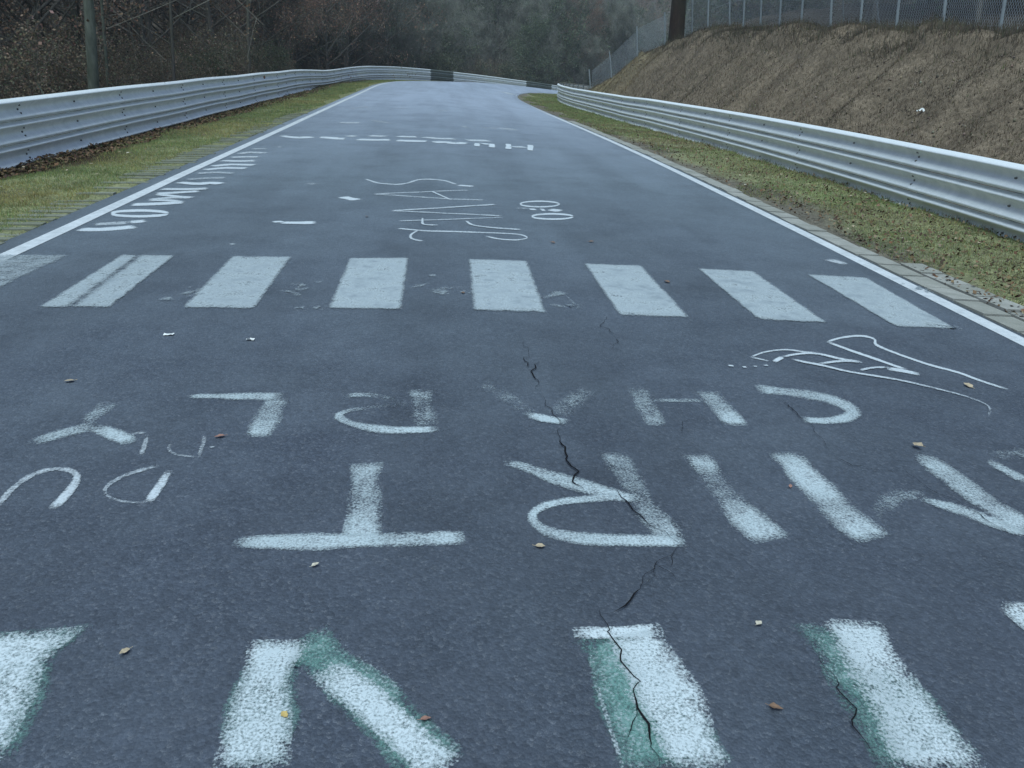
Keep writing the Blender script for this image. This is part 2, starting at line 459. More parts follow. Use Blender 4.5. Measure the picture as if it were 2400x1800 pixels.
def sline(name, u, w, s0, s1, mat, label, zoff=.004, breaks=()):
    n = int((s1-s0)/.35); T = np.linspace(s0, s1, n)
    ks = np.array([-1.15, -.9, 0, .9, 1.15])*w/2; cs = np.array([-.3, .9, 1.05, .9, -.3])
    SS, UU = np.meshgrid(T, u+ks, indexing='ij'); UU = UU+vnoise(SS*.5, SS*0, 41)*.02
    X, Y = xy(SS, UU); Z = zroad(SS, UU)+zoff
    cov = np.broadcast_to(cs, SS.shape)*(1.0+vnoise(SS*.4, SS*0, 42)*.3)
    V = np.stack([X, Y, Z], -1).reshape(-1, 3); m = 5; I = np.arange(len(V)).reshape(-1, m)
    F = np.stack([I[:-1, :-1], I[:-1, 1:], I[1:, 1:], I[1:, :-1]], -1).reshape(-1, 4)
    o = link(name, npmesh(name, V, F, M[mat], {'cover': cov.ravel()}), road); o['label'] = label

sline('edge_line', UL, .15, -30, 170, 'line', 'white painted line along the road edge by the grass pavers')
sline('edge_line', UR, .135, -30, 170, 'line', 'white painted line along the road edge by the kerb slabs')

def quad_mark(name, c, mat, label, op=1.0, z0=.004, n=16, fn=None):
    """c: four photograph pixels top-left, top-right, bottom-right, bottom-left"""
    P = [onroad(*q) for q in c]
    a = np.linspace(-.04, 1.04, n); b = np.linspace(-.03, 1.03, n)
    A, B = np.meshgrid(a, b, indexing='ij')
    X = ((1-A)*(1-B))[..., None]*P[0]+(A*(1-B))[..., None]*P[1]+(A*B)[..., None]*P[2]+((1-A)*B)[..., None]*P[3]
    e = np.minimum(np.minimum(A, 1-A)/.04, np.minimum(B, 1-B)/.03)
    cov = np.clip(e+.35, -.3, 1)*op
    if fn: cov = cov*fn(A, B)
    s, u = su(X[..., 0], X[..., 1]); Z = zroad(s, u)+z0
    V = np.concatenate([X, Z[..., None]], -1).reshape(-1, 3); I = np.arange(n*n).reshape(n, n)
    F = np.stack([I[:-1, :-1], I[:-1, 1:], I[1:, 1:], I[1:, :-1]], -1).reshape(-1, 4)
    o = link(name, npmesh(name, V, F, M[mat], {'cover': cov.ravel()}), road)
    if label: o['label'] = label

zt = [(-60, 598), (163, 599), (285, 599), (410, 600), (545, 602), (683, 603), (820, 606), (958, 606), (1098, 609), (1235, 613), (1370, 619), (1503, 624), (1636, 631), (1765, 637), (1893, 645), (2030, 652)]
zb = [(-300, 716), (-90, 718), (92, 721), (258, 721), (428, 722), (597, 724), (769, 724), (940, 726), (1110, 728), (1280, 733), (1451, 740), (1615, 745), (1778, 750), (1937, 757), (2098, 766), (2240, 772)]
zlab = ['faded crossing stripe running into the edge line', 'worn crossing stripe split by a dark streak', 'worn crossing stripe with paint smeared at one foot', None, None, None, None, 'crossing stripe next to the edge line by the kerb slabs']
for i in range(8):
    fn = None
    if i == 0: fn = lambda A, B: .62+.0*A
    if i == 1: fn = lambda A, B: .92-.55*np.exp(-((A-.34-.1*B)/.07)**2)
    if i == 2: fn = lambda A, B: .95+.0*A
    quad_mark('crossing_stripe', [zt[2*i], zt[2*i+1], zb[2*i+1], zb[2*i]], 'zebra', zlab[i], 1.0, .0065, 24, fn)
# smeared old paint between the stripes
for q in ([(385, 700, 26, .30), (440, 690, 30, .42), (470, 684, 16, .3)], [(680, 700, 30, .2), (700, 680, 40, .34), (710, 660, 20, .12)], [(690, 722, 8, .35), (765, 723, 8, .35)],
          [(985, 668, 30, .28), (1010, 680, 44, .40), (1040, 692, 24, .22)], [(1300, 690, 30, .2), (1325, 706, 44, .36), (1352, 722, 16, .2)], [(1060, 686, 8, .3), (1105, 688, 8, .3)],
          [(2100, 668, 16, .22), (2150, 682, 20, .34), (2195, 690, 10, .2)], [(2225, 770, 14, .3), (2258, 774, 10, .3)]):
    st = []
    for k in range(9):
        i = int(rng.integers(0, len(q)-1)); f = rng.random(); a_ = np.array(q[i]); b_ = np.array(q[i+1]); m_ = a_*(1-f)+b_*f
        cx, cy = m_[0]+rng.normal(0, m_[2]*.55), m_[1]+rng.normal(0, m_[2]*.28); ln = m_[2]*rng.uniform(.2, .8); an = rng.normal(0, .5)
        st.append([(cx-ln*math.cos(an), cy-ln*math.sin(an)*.6, 4, m_[3]*rng.uniform(.6, 1.4)), (cx+ln*math.cos(an), cy+ln*math.sin(an)*.6, m_[2]*rng.uniform(.12, .3), m_[3]*rng.uniform(1.2, 2.2))])
    mark('paint_smear', st, 'zebra', None, .0045, 1.2)
mark('paint_smear', [[(1172, 214, 4, .5), (1186, 217, 5, .6), (1200, 222, 4, .6)]], 'chalk', None, .004)
mark('paint_smear', [[(1938, 608, 8, .55), (1962, 614, 12, .7), (1984, 621, 6, .7)]], 'chalk', None, .004)

# big writing, read from the far side
mark('painted_letter', [[(262, 940, 30, .25), (235, 962, 36, .55), (205, 994, 30, .5)], [(232, 996, 26, .55), (170, 1010, 24, .72), (110, 1027, 18, .7), (62, 1043, 14, .18)],
     [(222, 1000, 26, .7), (262, 1018, 34, .95), (310, 1040, 32, 1.0)]], 'white2', 'white painted letter Y, upside down')
mark('painted_letter', [[(438, 930, 6, .6), (470, 930, 13, .8), (560, 930, 15, .8), (662, 931, 18, .8)], [(650, 934, 54, .75), (628, 975, 56, .6), (604, 1027, 60, 1.0)]], 'white2', 'white painted letter L, upside down')
mark('painted_letter', [[(984, 914, 56, .75), (988, 945, 54, .4), (1000, 1005, 50, .5)], [(1030, 1007, 16, 1.05), (922, 1011, 17, 1.0), (850, 1003, 16, .75), (795, 985, 17, .8), (782, 972, 14, .95), (825, 961, 9, .5), (930, 950, 10, .3)],
     [(806, 929, 10, .7), (846, 923, 10, .75), (890, 930, 14, .25), (960, 955, 14, .2)]], 'white2', 'faded white painted letter R in the row beyond the letter T')
mark('painted_letter', [[(1127, 899, 28, .30), (1190, 931, 28, .26), (1238, 968, 26, .4)], [(1228, 968, 12, .75), (1250, 980, 20, 1.0), (1290, 986, 17, 1.05), (1330, 991, 12, 1.0)], [(1304, 975, 44, .42), (1345, 940, 46, .42), (1388, 908, 36, .22)]], 'white2', 'faded painted letter A, upside down, smeared on both legs')
mark('painted_letter', [[(1492, 908, 44, .30), (1510, 945, 46, .52), (1529, 985, 44, .55), (1534, 999, 44, 1.0)], [(1525, 940, 9, .5), (1652, 940, 8, .6)], [(1655, 919, 44, .6), (1690, 956, 44, .62), (1712, 982, 46, .95), (1728, 1000, 46, 1.0)]], 'white2', 'white painted letter H, upside down, with a thin crossbar')
mark('painted_letter', [[(1772, 913, 20, .75), (1823, 917, 20, .8), (1899, 926, 20, .75), (1968, 943, 22, .85), (2006, 966, 26, .8), (1994, 981, 20, .9), (1937, 990, 17, .95), (1878, 985, 14, .95)]], 'white2', 'white painted letter C lying open towards the wood')
mark('painted_letter', [[(857, 1086, 74, .92), (858, 1125, 74, .72), (853, 1170, 72, .55), (850, 1215, 78, .85), (846, 1282, 82, 1.0)], [(546, 1272, 26, .4), (600, 1273, 34, .95), (700, 1273, 36, .9), (803, 1271, 35, 1.0), (900, 1268, 34, .75), (1000, 1265, 32, .82), (1090, 1262, 32, 1.05)]], 'white2', 'large white painted letter T, upside down')
mark('painted_letter', [[(1177, 1085, 12, .7), (1234, 1095, 22, .75), (1297, 1121, 28, .75), (1380, 1146, 30, .85), (1443, 1165, 24, .95), (1502, 1171, 14, .9)],
     [(1450, 1165, 22, .9), (1411, 1168, 20, .85), (1316, 1176, 15, .95), (1259, 1190, 17, .95), (1234, 1209, 24, .95), (1247, 1232, 22, .7), (1291, 1254, 26, .75), (1354, 1266, 28, .85), (1443, 1268, 28, .95), (1550, 1270, 30, 1.05), (1605, 1268, 26, 1.05)],
     [(1440, 1062, 56, .7), (1462, 1105, 56, .5), (1500, 1165, 52, .45), (1530, 1215, 54, .55), (1575, 1266, 56, 1.0)]], 'white2', 'large white painted letter R crossed by a crack')
mark('painted_letter', [[(1628, 1062, 56, .55), (1645, 1085, 58, .85), (1672, 1120, 50, .45), (1705, 1170, 50, .5), (1745, 1212, 58, .9), (1812, 1270, 62, 1.0)]], 'white2', 'white painted letter I, a single slanted bar fading at the middle')
mark('painted_letter', [[(1832, 1060, 54, .6), (1874, 1100, 60, 1.0), (1918, 1148, 60, 1.0), (1955, 1190, 54, .65), (2000, 1230, 58, .95), (2056, 1266, 52, 1.0)],
     [(2062, 1250, 46, .25), (2070, 1203, 50, .32), (2090, 1165, 36, .34), (2135, 1155, 30, .38), (2171, 1171, 30, .4)],
     [(2160, 1172, 12, .7), (2253, 1197, 24, .85), (2329, 1228, 26, .9), (2420, 1254, 28, .9)], [(2165, 1062, 34, .3), (2185, 1088, 44, .85), (2245, 1130, 46, .75), (2317, 1185, 48, .8), (2420, 1248, 50, 1.0)]], 'white2', 'wide white painted letter M, upside down')
mark('painted_letter', [[(2310, 1074, 14, .4), (2345, 1100, 20, .8), (2420, 1135, 20, .8)], [(2320, 1070, 26, .4), (2420, 1066, 30, .42)]], 'white2', 'white painted letter S cut short beside the letter M')
# nearest row: green under white
mark('painted_letter', [[(75, 1476, 199, 0.71), (5, 1600, 192, 0.67), (-90, 1800, 188, 0.67)]], 'green', 'green undercoat of the slanted bar beside the painted letter A', .004, .2)
mark('painted_letter', [[(62, 1482, 205, 1.0), (0, 1590, 180, .9), (-110, 1810, 160, .95)]], 'white', 'thick white slanted bar beside the painted letter A', .006, .2)
mark('painted_letter', [[(700, 1500, 122, 0.67), (760, 1545, 112, 0.71), (850, 1622, 120, 0.67), (925, 1700, 122, 0.71), (1030, 1810, 131, 0.67)], [(660, 1505, 122, 0.50), (620, 1600, 141, 0.63), (590, 1810, 173, 0.67)]], 'green', 'green undercoat of the big painted letter A', .004, .2)
mark('painted_letter', [[(652, 1502, 128, 1.1), (622, 1590, 126, .85), (605, 1690, 142, .85), (585, 1810, 165, .95)], [(700, 1505, 150, .27), (770, 1560, 120, .27), (850, 1622, 125, .27), (1035, 1812, 140, .27)], [(745, 1560, 62, .6), (800, 1595, 86, .9), (865, 1650, 92, .98), (945, 1722, 96, .98), (1040, 1815, 106, .95)]], 'white', 'big white painted letter A over green, upside down', .006, .2)
mark('painted_letter', [[(1442, 1484, 188, 0.67), (1478, 1560, 192, 0.76), (1530, 1680, 202, 0.80), (1588, 1810, 216, 0.76)]], 'green', 'green undercoat of the white bar crossed by a crack', .004, .2)
mark('painted_letter', [[(1342, 1488, 26, 1.1), (1450, 1486, 34, 1.1), (1555, 1484, 40, 1.1)], [(1478, 1486, 130, 1.05), (1530, 1570, 134, .95), (1575, 1660, 140, .98), (1640, 1810, 150, .98)], [(1395, 1600, 9, .5), (1430, 1710, 12, .6), (1462, 1810, 12, .6)], [(1420, 1500, 120, .27), (1450, 1580, 120, .27), (1490, 1680, 125, .27), (1530, 1810, 130, .30)]], 'white', 'thick white painted bar crossed by a long crack', .006, .2)
mark('painted_letter', [[(1945, 1462, 155, 0.59), (2010, 1550, 159, 0.63), (2080, 1650, 169, 0.67), (2190, 1810, 188, 0.67)]], 'green', 'green undercoat of the white bar beside the pale leaf', .004, .2)
mark('painted_letter', [[(1990, 1455, 110, 1.0), (2035, 1535, 128, 1.0), (2075, 1600, 124, .8), (2115, 1670, 130, .85), (2185, 1770, 150, .98), (2215, 1815, 150, .98)], [(1925, 1462, 110, .27), (1990, 1550, 110, .30), (2060, 1650, 120, .27), (2160, 1810, 130, .30)]], 'white', 'thick white painted bar beside the pale leaf', .006, .2)
mark('painted_letter', [[(2345, 1422, 20, 1.0), (2400, 1440, 60, .95), (2480, 1490, 90, .95)]], 'white', 'corner of a white painted bar', .006, .2)
# small lettering beside the Y
mark('painted_letter', [[(-6, 1190, 16, .6), (33, 1140, 16, .6), (81, 1108, 13, .6), (130, 1096, 11, .6), (172, 1102, 12, .55), (190, 1116, 20, .6), (160, 1158, 22, .75), (124, 1194, 22, .9)]], 'chalk', 'thin painted letter U, upside down', wob=.06)
mark('painted_letter', [[(398, 1104, 20, .6), (374, 1142, 24, .8), (346, 1181, 24, .9)], [(372, 1092, 9, .45), (304, 1110, 10, .5), (255, 1132, 10, .5), (234, 1152, 9, .5), (246, 1170, 8, .45), (293, 1180, 7, .4), (346, 1181, 7, .4)]], 'chalk', 'thin painted letter D beside the letter U', wob=.06)
mark('painted_letter', [[(345, 1018, 11, .45), (340, 1045, 14, .5), (330, 1071, 16, .55)], [(300, 1024, 6, .35), (320, 1014, 8, .45), (345, 1018, 8, .45)]], 'chalk', 'faint thin painted stroke below the letter Y', wob=.06)
mark('painted_letter', [[(482, 1022, 12, .46), (466, 1073, 12, .5)], [(466, 1073, 6, .45), (410, 1071, 6, .42), (385, 1055, 6, .4), (400, 1040, 5, .35)], [(490, 1050, 5, .5), (505, 1049, 5, .5)]], 'chalk', 'faint thin painted hook below the letter L', wob=.06)

# outline drawing beside the letter C
k5 = lambda x, y: (1600+x*.3617, 300+y*.3617)
def poly(pts, th, op): return [(*k5(x, y), th, op) for x, y in pts]
mark('painted_drawing', [
    poly([(940, 1390), (1000, 1365), (1130, 1347), (1200, 1350), (1268, 1378), (1228, 1390), (1250, 1412), (1400, 1470), (1600, 1540), (1680, 1560)], 7, .85)+[(2250, 874, 7, .9), (2285, 890, 7, .85), (2362, 914, 6, .7)],
    poly([(940, 1390), (1100, 1450), (1250, 1500), (1380, 1548), (1450, 1570)], 8, .9), poly([(1320, 1562), (1380, 1568), (1450, 1580), (1538, 1602)], 11, .95),
    poly([(440, 1490), (520, 1455), (620, 1442), (700, 1435), (780, 1460), (870, 1460)], 5.5, .75), poly([(440, 1490), (510, 1503), (575, 1520)], 5, .7),
    poly([(590, 1522), (612, 1505), (650, 1488)], 13, 1.0), poly([(640, 1490), (750, 1466), (880, 1462), (1010, 1503), (1160, 1522)], 7, .85),
    poly([(700, 1500), (790, 1527), (880, 1535), (1040, 1580), (1200, 1605)], 6.5, .8)+[(2107, 892, 5.5, .7), (2200, 914, 5, .6), (2266, 931, 5, .6), (2323, 953, 5, .5), (2316, 980, 4, .3)],
    poly([(880, 1535), (980, 1520), (1060, 1512), (1160, 1524)], 7, .8), poly([(1140, 1580), (1210, 1558), (1330, 1556)], 7, .8),
    poly([(292, 1546), (330, 1549)], 5, .9), poly([(385, 1556), (414, 1557)], 4.5, .8), poly([(455, 1552), (483, 1552)], 4.5, .8), poly([(525, 1547), (555, 1545)], 4.5, .8)],
    'chalk', 'thin white outline drawing with rungs and an arrow, painted on the road', wob=.1)
# scribble and circled mark farther on
k6 = lambda x, y: (500+x*.452, 200+y*.452)
def p6(pts, th, op): return [(*k6(x, y), th, op) for x, y in pts]
mark('painted_scribble', [p6([(790, 487), (850, 508), (950, 517), (1010, 508), (1060, 490), (1120, 487), (1200, 495), (1260, 515)], 4.5, .8), p6([(1260, 519), (1355, 526)], 6, .95),
    p6([(830, 565), (1080, 555), (1330, 545)], 4, .65), p6([(830, 565), (1060, 580), (1230, 592), (1410, 597)], 5, .6), p6([(1130, 550), (1235, 597)], 5, .85), p6([(920, 653), (1180, 638), (1465, 620)], 4.5, .8),
    p6([(920, 653), (1200, 666), (1500, 680)], 4.5, .7), p6([(950, 707), (1200, 699), (1500, 688)], 4, .65), p6([(1085, 690), (1083, 726), (1165, 728)], 6, .9), p6([(1310, 705), (1340, 729), (1450, 742), (1600, 752)], 5, .85)],
    'chalk', 'tangle of thin painted zigzag strokes across the road', wob=.08)
mark('painted_scribble', [p6([(950, 743), (1100, 757), (1400, 765), (1590, 773), (1640, 793), (1570, 806), (1470, 798), (1412, 783)], 5, .85), p6([(1065, 752), (1022, 775), (1022, 798), (1088, 811)], 7, .85)], 'chalk', 'thin looped painted stroke below the zigzag strokes', wob=.08)
def ell(cx, cy, rx, ry, th, op): return p6([(cx+rx*math.cos(a), cy+ry*math.sin(a)) for a in np.linspace(0, 2*math.pi, 21)], th, op)
mark('painted_mark', [ell(1692, 617, 103, 15, 4, .8), ell(1758, 682, 108, 14, 5, .85), p6([(1650, 640), (1665, 650)], 10, .8), p6([(1700, 640), (1715, 655)], 9, .8), p6([(1740, 645), (1805, 655)], 8, .85), p6([(1560, 640), (1640, 640)], 4, .4)], 'chalk', 'two thin painted rings joined by blots', wob=.05)
mark('painted_mark', [p6([(664, 580), (705, 588), (748, 596)], 9, 1.1)], 'chalk', 'small white painted patch')
mark('painted_mark', [p6([(308, 713), (340, 705), (365, 714)], 6, .95), p6([(350, 714), (440, 715), (535, 714)], 7, 1.0)], 'chalk', 'short white painted bar with a hooked end')
mark('paint_smear', [p6([(480, 510), (540, 514)], 7, .35)], 'chalk'); mark('paint_smear', [p6([(85, 822), (110, 828)], 5, .6)], 'chalk')
# word across the road
k2 = lambda x, y: (700+x*.3617, y*.3617)
def p2(pts, th, op): return [(*k2(x, y), th, op) for x, y in pts]
wd_ = [p2([(-110, 880), (-60, 888), (0, 893), (95, 888)], 5, .9), p2([(130, 892), (190, 892), (240, 900), (305, 900)], 5.5, .95), p2([(310, 886), (375, 880)], 4.5, .75), p2([(375, 904), (480, 908), (600, 908)], 5.5, .9), p2([(455, 880), (570, 886)], 5, .7),
    p2([(630, 912), (740, 915), (835, 918)], 5, .9), p2([(640, 884), (700, 888), (770, 888)], 4.5, .8), p2([(870, 925), (960, 922), (1010, 932), (1080, 925)], 5, .9), p2([(805, 890), (900, 900), (1020, 902)], 4.5, .7), p2([(1085, 912), (1240, 914)], 5.5, .75),
    p2([(1155, 930), (1155, 950)], 17, 1.0), p2([(1180, 934), (1240, 935)], 4.5, .9), p2([(1252, 934), (1252, 958)], 17, 1.1), p2([(1359, 935), (1359, 968)], 15, 1.3), p2([(1378, 955), (1480, 957)], 5, .7), p2([(1501, 942), (1501, 978)], 16, 1.3)]
mark('painted_word', wd_, 'chalk', 'white painted word stretched right across the road', soft=.3)
for q in ([p2([(255, 795), (405, 797)], 4, .6)], [p2([(480, 780), (560, 795), (590, 800)], 5, .4)], [p2([(1060, 818), (1092, 828)], 5, .5)], [p2([(1180, 825), (1290, 832)], 3, .4)], [p2([(1290, 832), (1420, 842)], 4.5, .5)], [p2([(320, 705), (470, 690)], 4, .35)], [p2([(640, 698), (690, 702)], 4, .45)], [p2([(880, 715), (1000, 720)], 5, .3)]):
    mark('paint_smear', q, 'chalk')
# word running along the road edge
k4 = lambda x, y: (x*.3165, 150+y*.3165)
def p4(pts, th, op): return [(*k4(x, y), th*1.0, op) for x, y in pts]
mark('painted_word', [p4([(580, 1226), (700, 1230), (850, 1222), (1010, 1206)], 10, .95), p4([(690, 1192), (850, 1182), (960, 1178)], 8, .6), p4([(950, 1176), (1085, 1164)], 8, .9),
    p4([(1035+205*math.cos(a), 1110+22*math.sin(a)) for a in np.linspace(0, 2*math.pi, 25)], 7.5, .95),
    p4([(970, 1044), (1150, 1040), (1360, 1026)], 8, .95), p4([(1100, 1012), (1250, 1012), (1350, 1026)], 6, .8), p4([(1100, 1010), (1300, 990), (1430, 994)], 6, .7), p4([(1160, 968), (1320, 985), (1430, 994)], 6, .85), p4([(1150, 965), (1330, 955), (1480, 945)], 6, .85), p4([(1190, 930), (1400, 932), (1550, 925)], 6, .8),
    p4([(1320, 880), (1400, 888), (1480, 893), (1560, 883), (1645, 892)], 7, .95), p4([(1380, 860), (1550, 848), (1680, 848)], 5, .5), p4([(1450, 815), (1600, 806), (1735, 815)], 5, .55)], 'chalk', 'narrow white word painted along the edge line', wob=.06)
mark('painted_word', [p4([(1510, 786), (1660, 770), (1830, 774)], 5, .85), p4([(1570, 760), (1700, 745), (1890, 750)], 5, .85), p4([(1640, 716), (1760, 722), (1895, 718)], 5, .8), p4([(1700, 694), (1800, 690), (1925, 690)], 4.5, .7), p4([(1760, 668), (1850, 655), (1975, 662)], 4.5, .65), p4([(1860, 632), (1985, 628)], 4, .5), p4([(2050, 618), (2090, 616)], 4, .4)], 'chalk', 'second faint word painted along the edge line', wob=.06)

# cracks in the asphalt
def crack(pts, w, seed=0, z=.0095):
    P = np.array([onroad(*q) for q in pts]); L = np.concatenate([[0], np.cumsum(np.linalg.norm(np.diff(P, axis=0), axis=1))])
    n = max(6, int(L[-1]/.022)); T = np.linspace(0, L[-1], n); Q = np.stack([np.interp(T, L, P[:, k]) for k in (0, 1)], -1)
    Q += np.stack([vnoise(T*17, T*0+seed, 51), vnoise(T*17, T*0+seed, 52)], -1)*.032+np.stack([vnoise(T*40, T*0+seed, 53), vnoise(T*40, T*0+seed, 54)], -1)*.016
    d = np.gradient(Q, axis=0); d /= np.linalg.norm(d, axis=1)[:, None]+1e-9; N = np.stack([-d[:, 1], d[:, 0]], -1)
    ww = .62*w*np.clip(.6+1.5*vnoise(T*9, T*0+seed, 55), .34, 1.5)*np.clip(np.minimum(T, L[-1]-T)/.12+.15, 0, 1)
    A = Q+N*ww[:, None]; B = Q-N*ww[:, None]; V = np.empty((2*n, 3))
    V[0::2, :2] = A; V[1::2, :2] = B; s, u = su(V[:, 0], V[:, 1]); V[:, 2] = zroad(s, u)+z
    F = np.array([(2*i, 2*i+1, 2*i+3, 2*i+2) for i in range(n-1)])
    link('crack', npmesh('crack', V, F, M['crack']), road)
crack([(1257, 850), (1250, 875), (1258, 905), (1262, 918)], .006, 1)
crack([(1318, 1000), (1308, 1040), (1330, 1085), (1350, 1112), (1345, 1135), (1385, 1155)], .006, 2)
crack([(1440, 1150), (1490, 1200), (1545, 1245), (1600, 1272)], .0055, 3)
crack([(1600, 1272), (1540, 1340), (1500, 1382), (1455, 1425), (1410, 1455)], .0038, 4)
crack([(1400, 1440), (1418, 1485), (1450, 1510), (1480, 1580), (1500, 1640), (1520, 1700), (1540, 1760), (1535, 1810)], .0065, 5)
crack([(1865, 1505), (1930, 1560), (1980, 1640), (2010, 1720), (2060, 1800)], .003, 6)
crack([(1840, 940), (1890, 995), (1920, 1030), (1950, 1065)], .004, 7)
crack([(2110, 1100), (2180, 1150), (2260, 1190), (2330, 1235), (2400, 1270)], .004, 8)
crack([(1610, 985), (1595, 1010), (1585, 1025)], .004, 9)
crack([(1500, 1310), (1560, 1345), (1600, 1365)], .0025, 10)
crack([(1420, 740), (1405, 765), (1450, 790)], .005, 11)
crack([(1262, 918), (1285, 955), (1318, 1000)], .003, 21)
crack([(1385, 1155), (1410, 1150), (1440, 1150)], .003, 22)
crack([(1330, 1085), (1365, 1105), (1400, 1110)], .0025, 23)
crack([(1510, 1375), (1560, 1330), (1575, 1290)], .0025, 24)
crack([(1500, 1640), (1470, 1690), (1465, 1740)], .003, 25)
crack([(1250, 870), (1230, 850), (1238, 828), (1225, 800)], .0035, 26)
crack([(1450, 790), (1440, 815), (1460, 835)], .003, 27)
crack([(1950, 1065), (1985, 1090), (2040, 1105), (2110, 1100)], .0022, 28)
crack([(2290, 1300), (2340, 1325), (2400, 1345)], .0022, 12)

# ------------------------------------------------------------------ pavers on the verges
pv = MB(); pv.box((0, 0, 0), (.90, .105, .09))
pm = pv.mesh('paver', M['mossy'])
for i in range(106):
    s = 2.0+i*.232
    if rng.random() < .10+.5*ss(14, 26, s): continue
    ln = .60+.08*rng.normal()
    u = UL-.16-.08-.27+rng.normal(0, .02)
    x, y = xy(s, u); o = link('paver', pm, verge); o.location = (x, y, float(height(x, y))-.046+rng.normal(0, .005))
    o.scale = (ln*(1+rng.normal(0, .03)), 1, 1); o.rotation_euler = (rng.normal(0, .02), rng.normal(0, .015), rng.normal(0, .012))
kb = MB(); kb.box((0, 0, 0), (.235, .375, .10)); km = kb.mesh('kerb_slab', M['concrete'])
for i in range(64):
    s = 2.6+i*.405
    x, y = xy(s, UR+.225); o = link('kerb_slab', km, verge)
    o.location = (x+rng.normal(0, .008), y, float(height(x, y))-.046+.012*rng.random()); o.rotation_euler = (rng.normal(0, .01), rng.normal(0, .012)+.05, rng.normal(0, .012))
for i in range(5):
    s = 5.55+i*.405
    x, y = xy(s, UR+.225+.265); o = link('kerb_slab', km, verge)
    o.location = (x, y, float(height(x, y))-.042+.01*rng.random()); o.rotation_euler = (rng.normal(0, .015), .05, rng.normal(0, .02))

# ------------------------------------------------------------------ guardrails
def wprofile():
    """W-beam section: depth towards the road against height"""
    tk = np.array([0, .06, .12, .16, .20, .25, .32, .39, .46, .54, .64, .74, .81, .86, .91, .955, 1.0])
    dk = np.array([.0, .052, .086, .094, .090, .070, .034, .010, .001, .004, .026, .062, .084, .092, .080, .040, .0])
    return dk, .312*(1-tk)
PD, PZ = wprofile()
def beam_mesh(side, s0, s1, base, dev, dz):
    n = 7; T = np.linspace(s0-.04, s1+.04, n); V = []
    for k, s in enumerate(T):
        lap = .010 if k == n-1 else 0.0
        for d, z in zip(PD, PZ):
            u = side+(-np.sign(side))*(d+lap)+dev(s)
            x, y = xy(s, u); V.append((float(x), float(y), base(s)+z+dz))
    m = len(PD); I = np.arange(n*m).reshape(n, m)
    F = np.stack([I[:-1, :-1], I[:-1, 1:], I[1:, 1:], I[1:, :-1]], -1).reshape(-1, 4)
    if side > 0: F = F[:, ::-1]
    return npmesh('beam', np.array(V), F, M['steel'], smooth=True)
bt = MB(); bt.tube([(0, -.012, 0), (0, .012, 0)], [.016, .012], 6)
bolt_mesh = bt.mesh('bolt', M['bolt'])
pb = MB(); pb.box((0, 0, .40), (.06, .10, 1.15)); pb.box((.0, .0, .976), (.07, .11, .012))
post_mesh = pb.mesh('post', M['post'])

def guardrail(side, s0, s1, label, zadj):
    root = empty('guardrail', (*[float(v) for v in xy(s0, side)], 0)); tag(root, label, 'guardrail')
    ox, oy, _ = root.location
    base = lambda s: float(zroad(s, side)+zadj(s)+vnoise(s*.07, 3.3+side, 61)*.05+vnoise(s*.3, 1.3+side, 62)*.02)
    dev = lambda s: float(vnoise(s*.11, 7.7+side, 63)*.12)
    inv = Matrix.Translation((-ox, -oy, 0))
    for i, s in enumerate(np.arange(s0, s1, 4.0)):
        for t in range(3):
            me = beam_mesh(side, s, s+4.0, base, dev, .02+t*.318); o = link('beam', me, root); o.matrix_parent_inverse = inv
            if side < 0 and i in (17, 21): me.materials[0] = M['steel_dark']; o['label'] = 'dull green weathered beam'
            if s < 50:
                for q in (0.0, 2.0):
                    for zz in ((.155,) if q else (.10, .155, .215)):
                        d = float(np.interp(-zz, -PZ, PD))
                        x, y = xy(s+q+(.05 if q == 0 else 0), side-np.sign(side)*(d+.012)+dev(s+q))
                        b = link('bolt', bolt_mesh, o); b.location = (float(x), float(y), base(s+q)+zz+.02+t*.318)
                        b.rotation_euler = (0, 0, math.pi/2)
        for q in (0., 2.0):
            if s > 70 and q: continue
            x, y = xy(s+q, side+np.sign(side)*.09+dev(s+q)); p = link('post', post_mesh, root); p.matrix_parent_inverse = inv
            p.location = (float(x), float(y), base(s+q)-.04); p.rotation_euler = (0, 0, -max(s+q-S0, 0)/RAD+math.pi/2)
    return root
guardrail(RAIL_L, 1.0, 165.0, 'three-beam steel guardrail beside the wood, following the outside of the bend', lambda s: -.03-.05*(1-float(ss(8, 20, s)))-.20*math.exp(-((s-48)/8.0)**2))
guardrail(RAIL_R, -1.0, 92.0, 'three-beam steel guardrail along the foot of the bare brown bank', lambda s: -.16+.11*float(ss(12, 30, s)))

# ------------------------------------------------------------------ grass, litter and straw
def blades(name, X, Y, hgt, wid, col, lean=.6, zlift=0., mat='blades', parent=None, label=None):
    n = len(X); Z = height(X, Y)-.015+zlift
    a = rng.uniform(0, 2*math.pi, n); b = rng.uniform(0, 2*math.pi, n); ln = np.abs(rng.normal(0, lean, n))
    dx = np.cos(a)*wid*.5; dy = np.sin(a)*wid*.5
    tx = np.cos(b)*np.sin(np.minimum(ln, 1.45))*hgt; ty = np.sin(b)*np.sin(np.minimum(ln, 1.45))*hgt; tz = np.cos(np.minimum(ln, 1.45))*hgt
    V = np.empty((n, 3, 3), np.float32)
    V[:, 0] = np.stack([X-dx, Y-dy, Z], -1); V[:, 1] = np.stack([X+dx, Y+dy, Z], -1); V[:, 2] = np.stack([X+tx, Y+ty, Z+tz], -1)
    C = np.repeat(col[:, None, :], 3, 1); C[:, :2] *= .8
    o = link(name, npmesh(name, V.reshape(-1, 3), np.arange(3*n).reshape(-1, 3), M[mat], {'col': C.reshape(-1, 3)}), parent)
    return tag(o, label, kind='stuff')

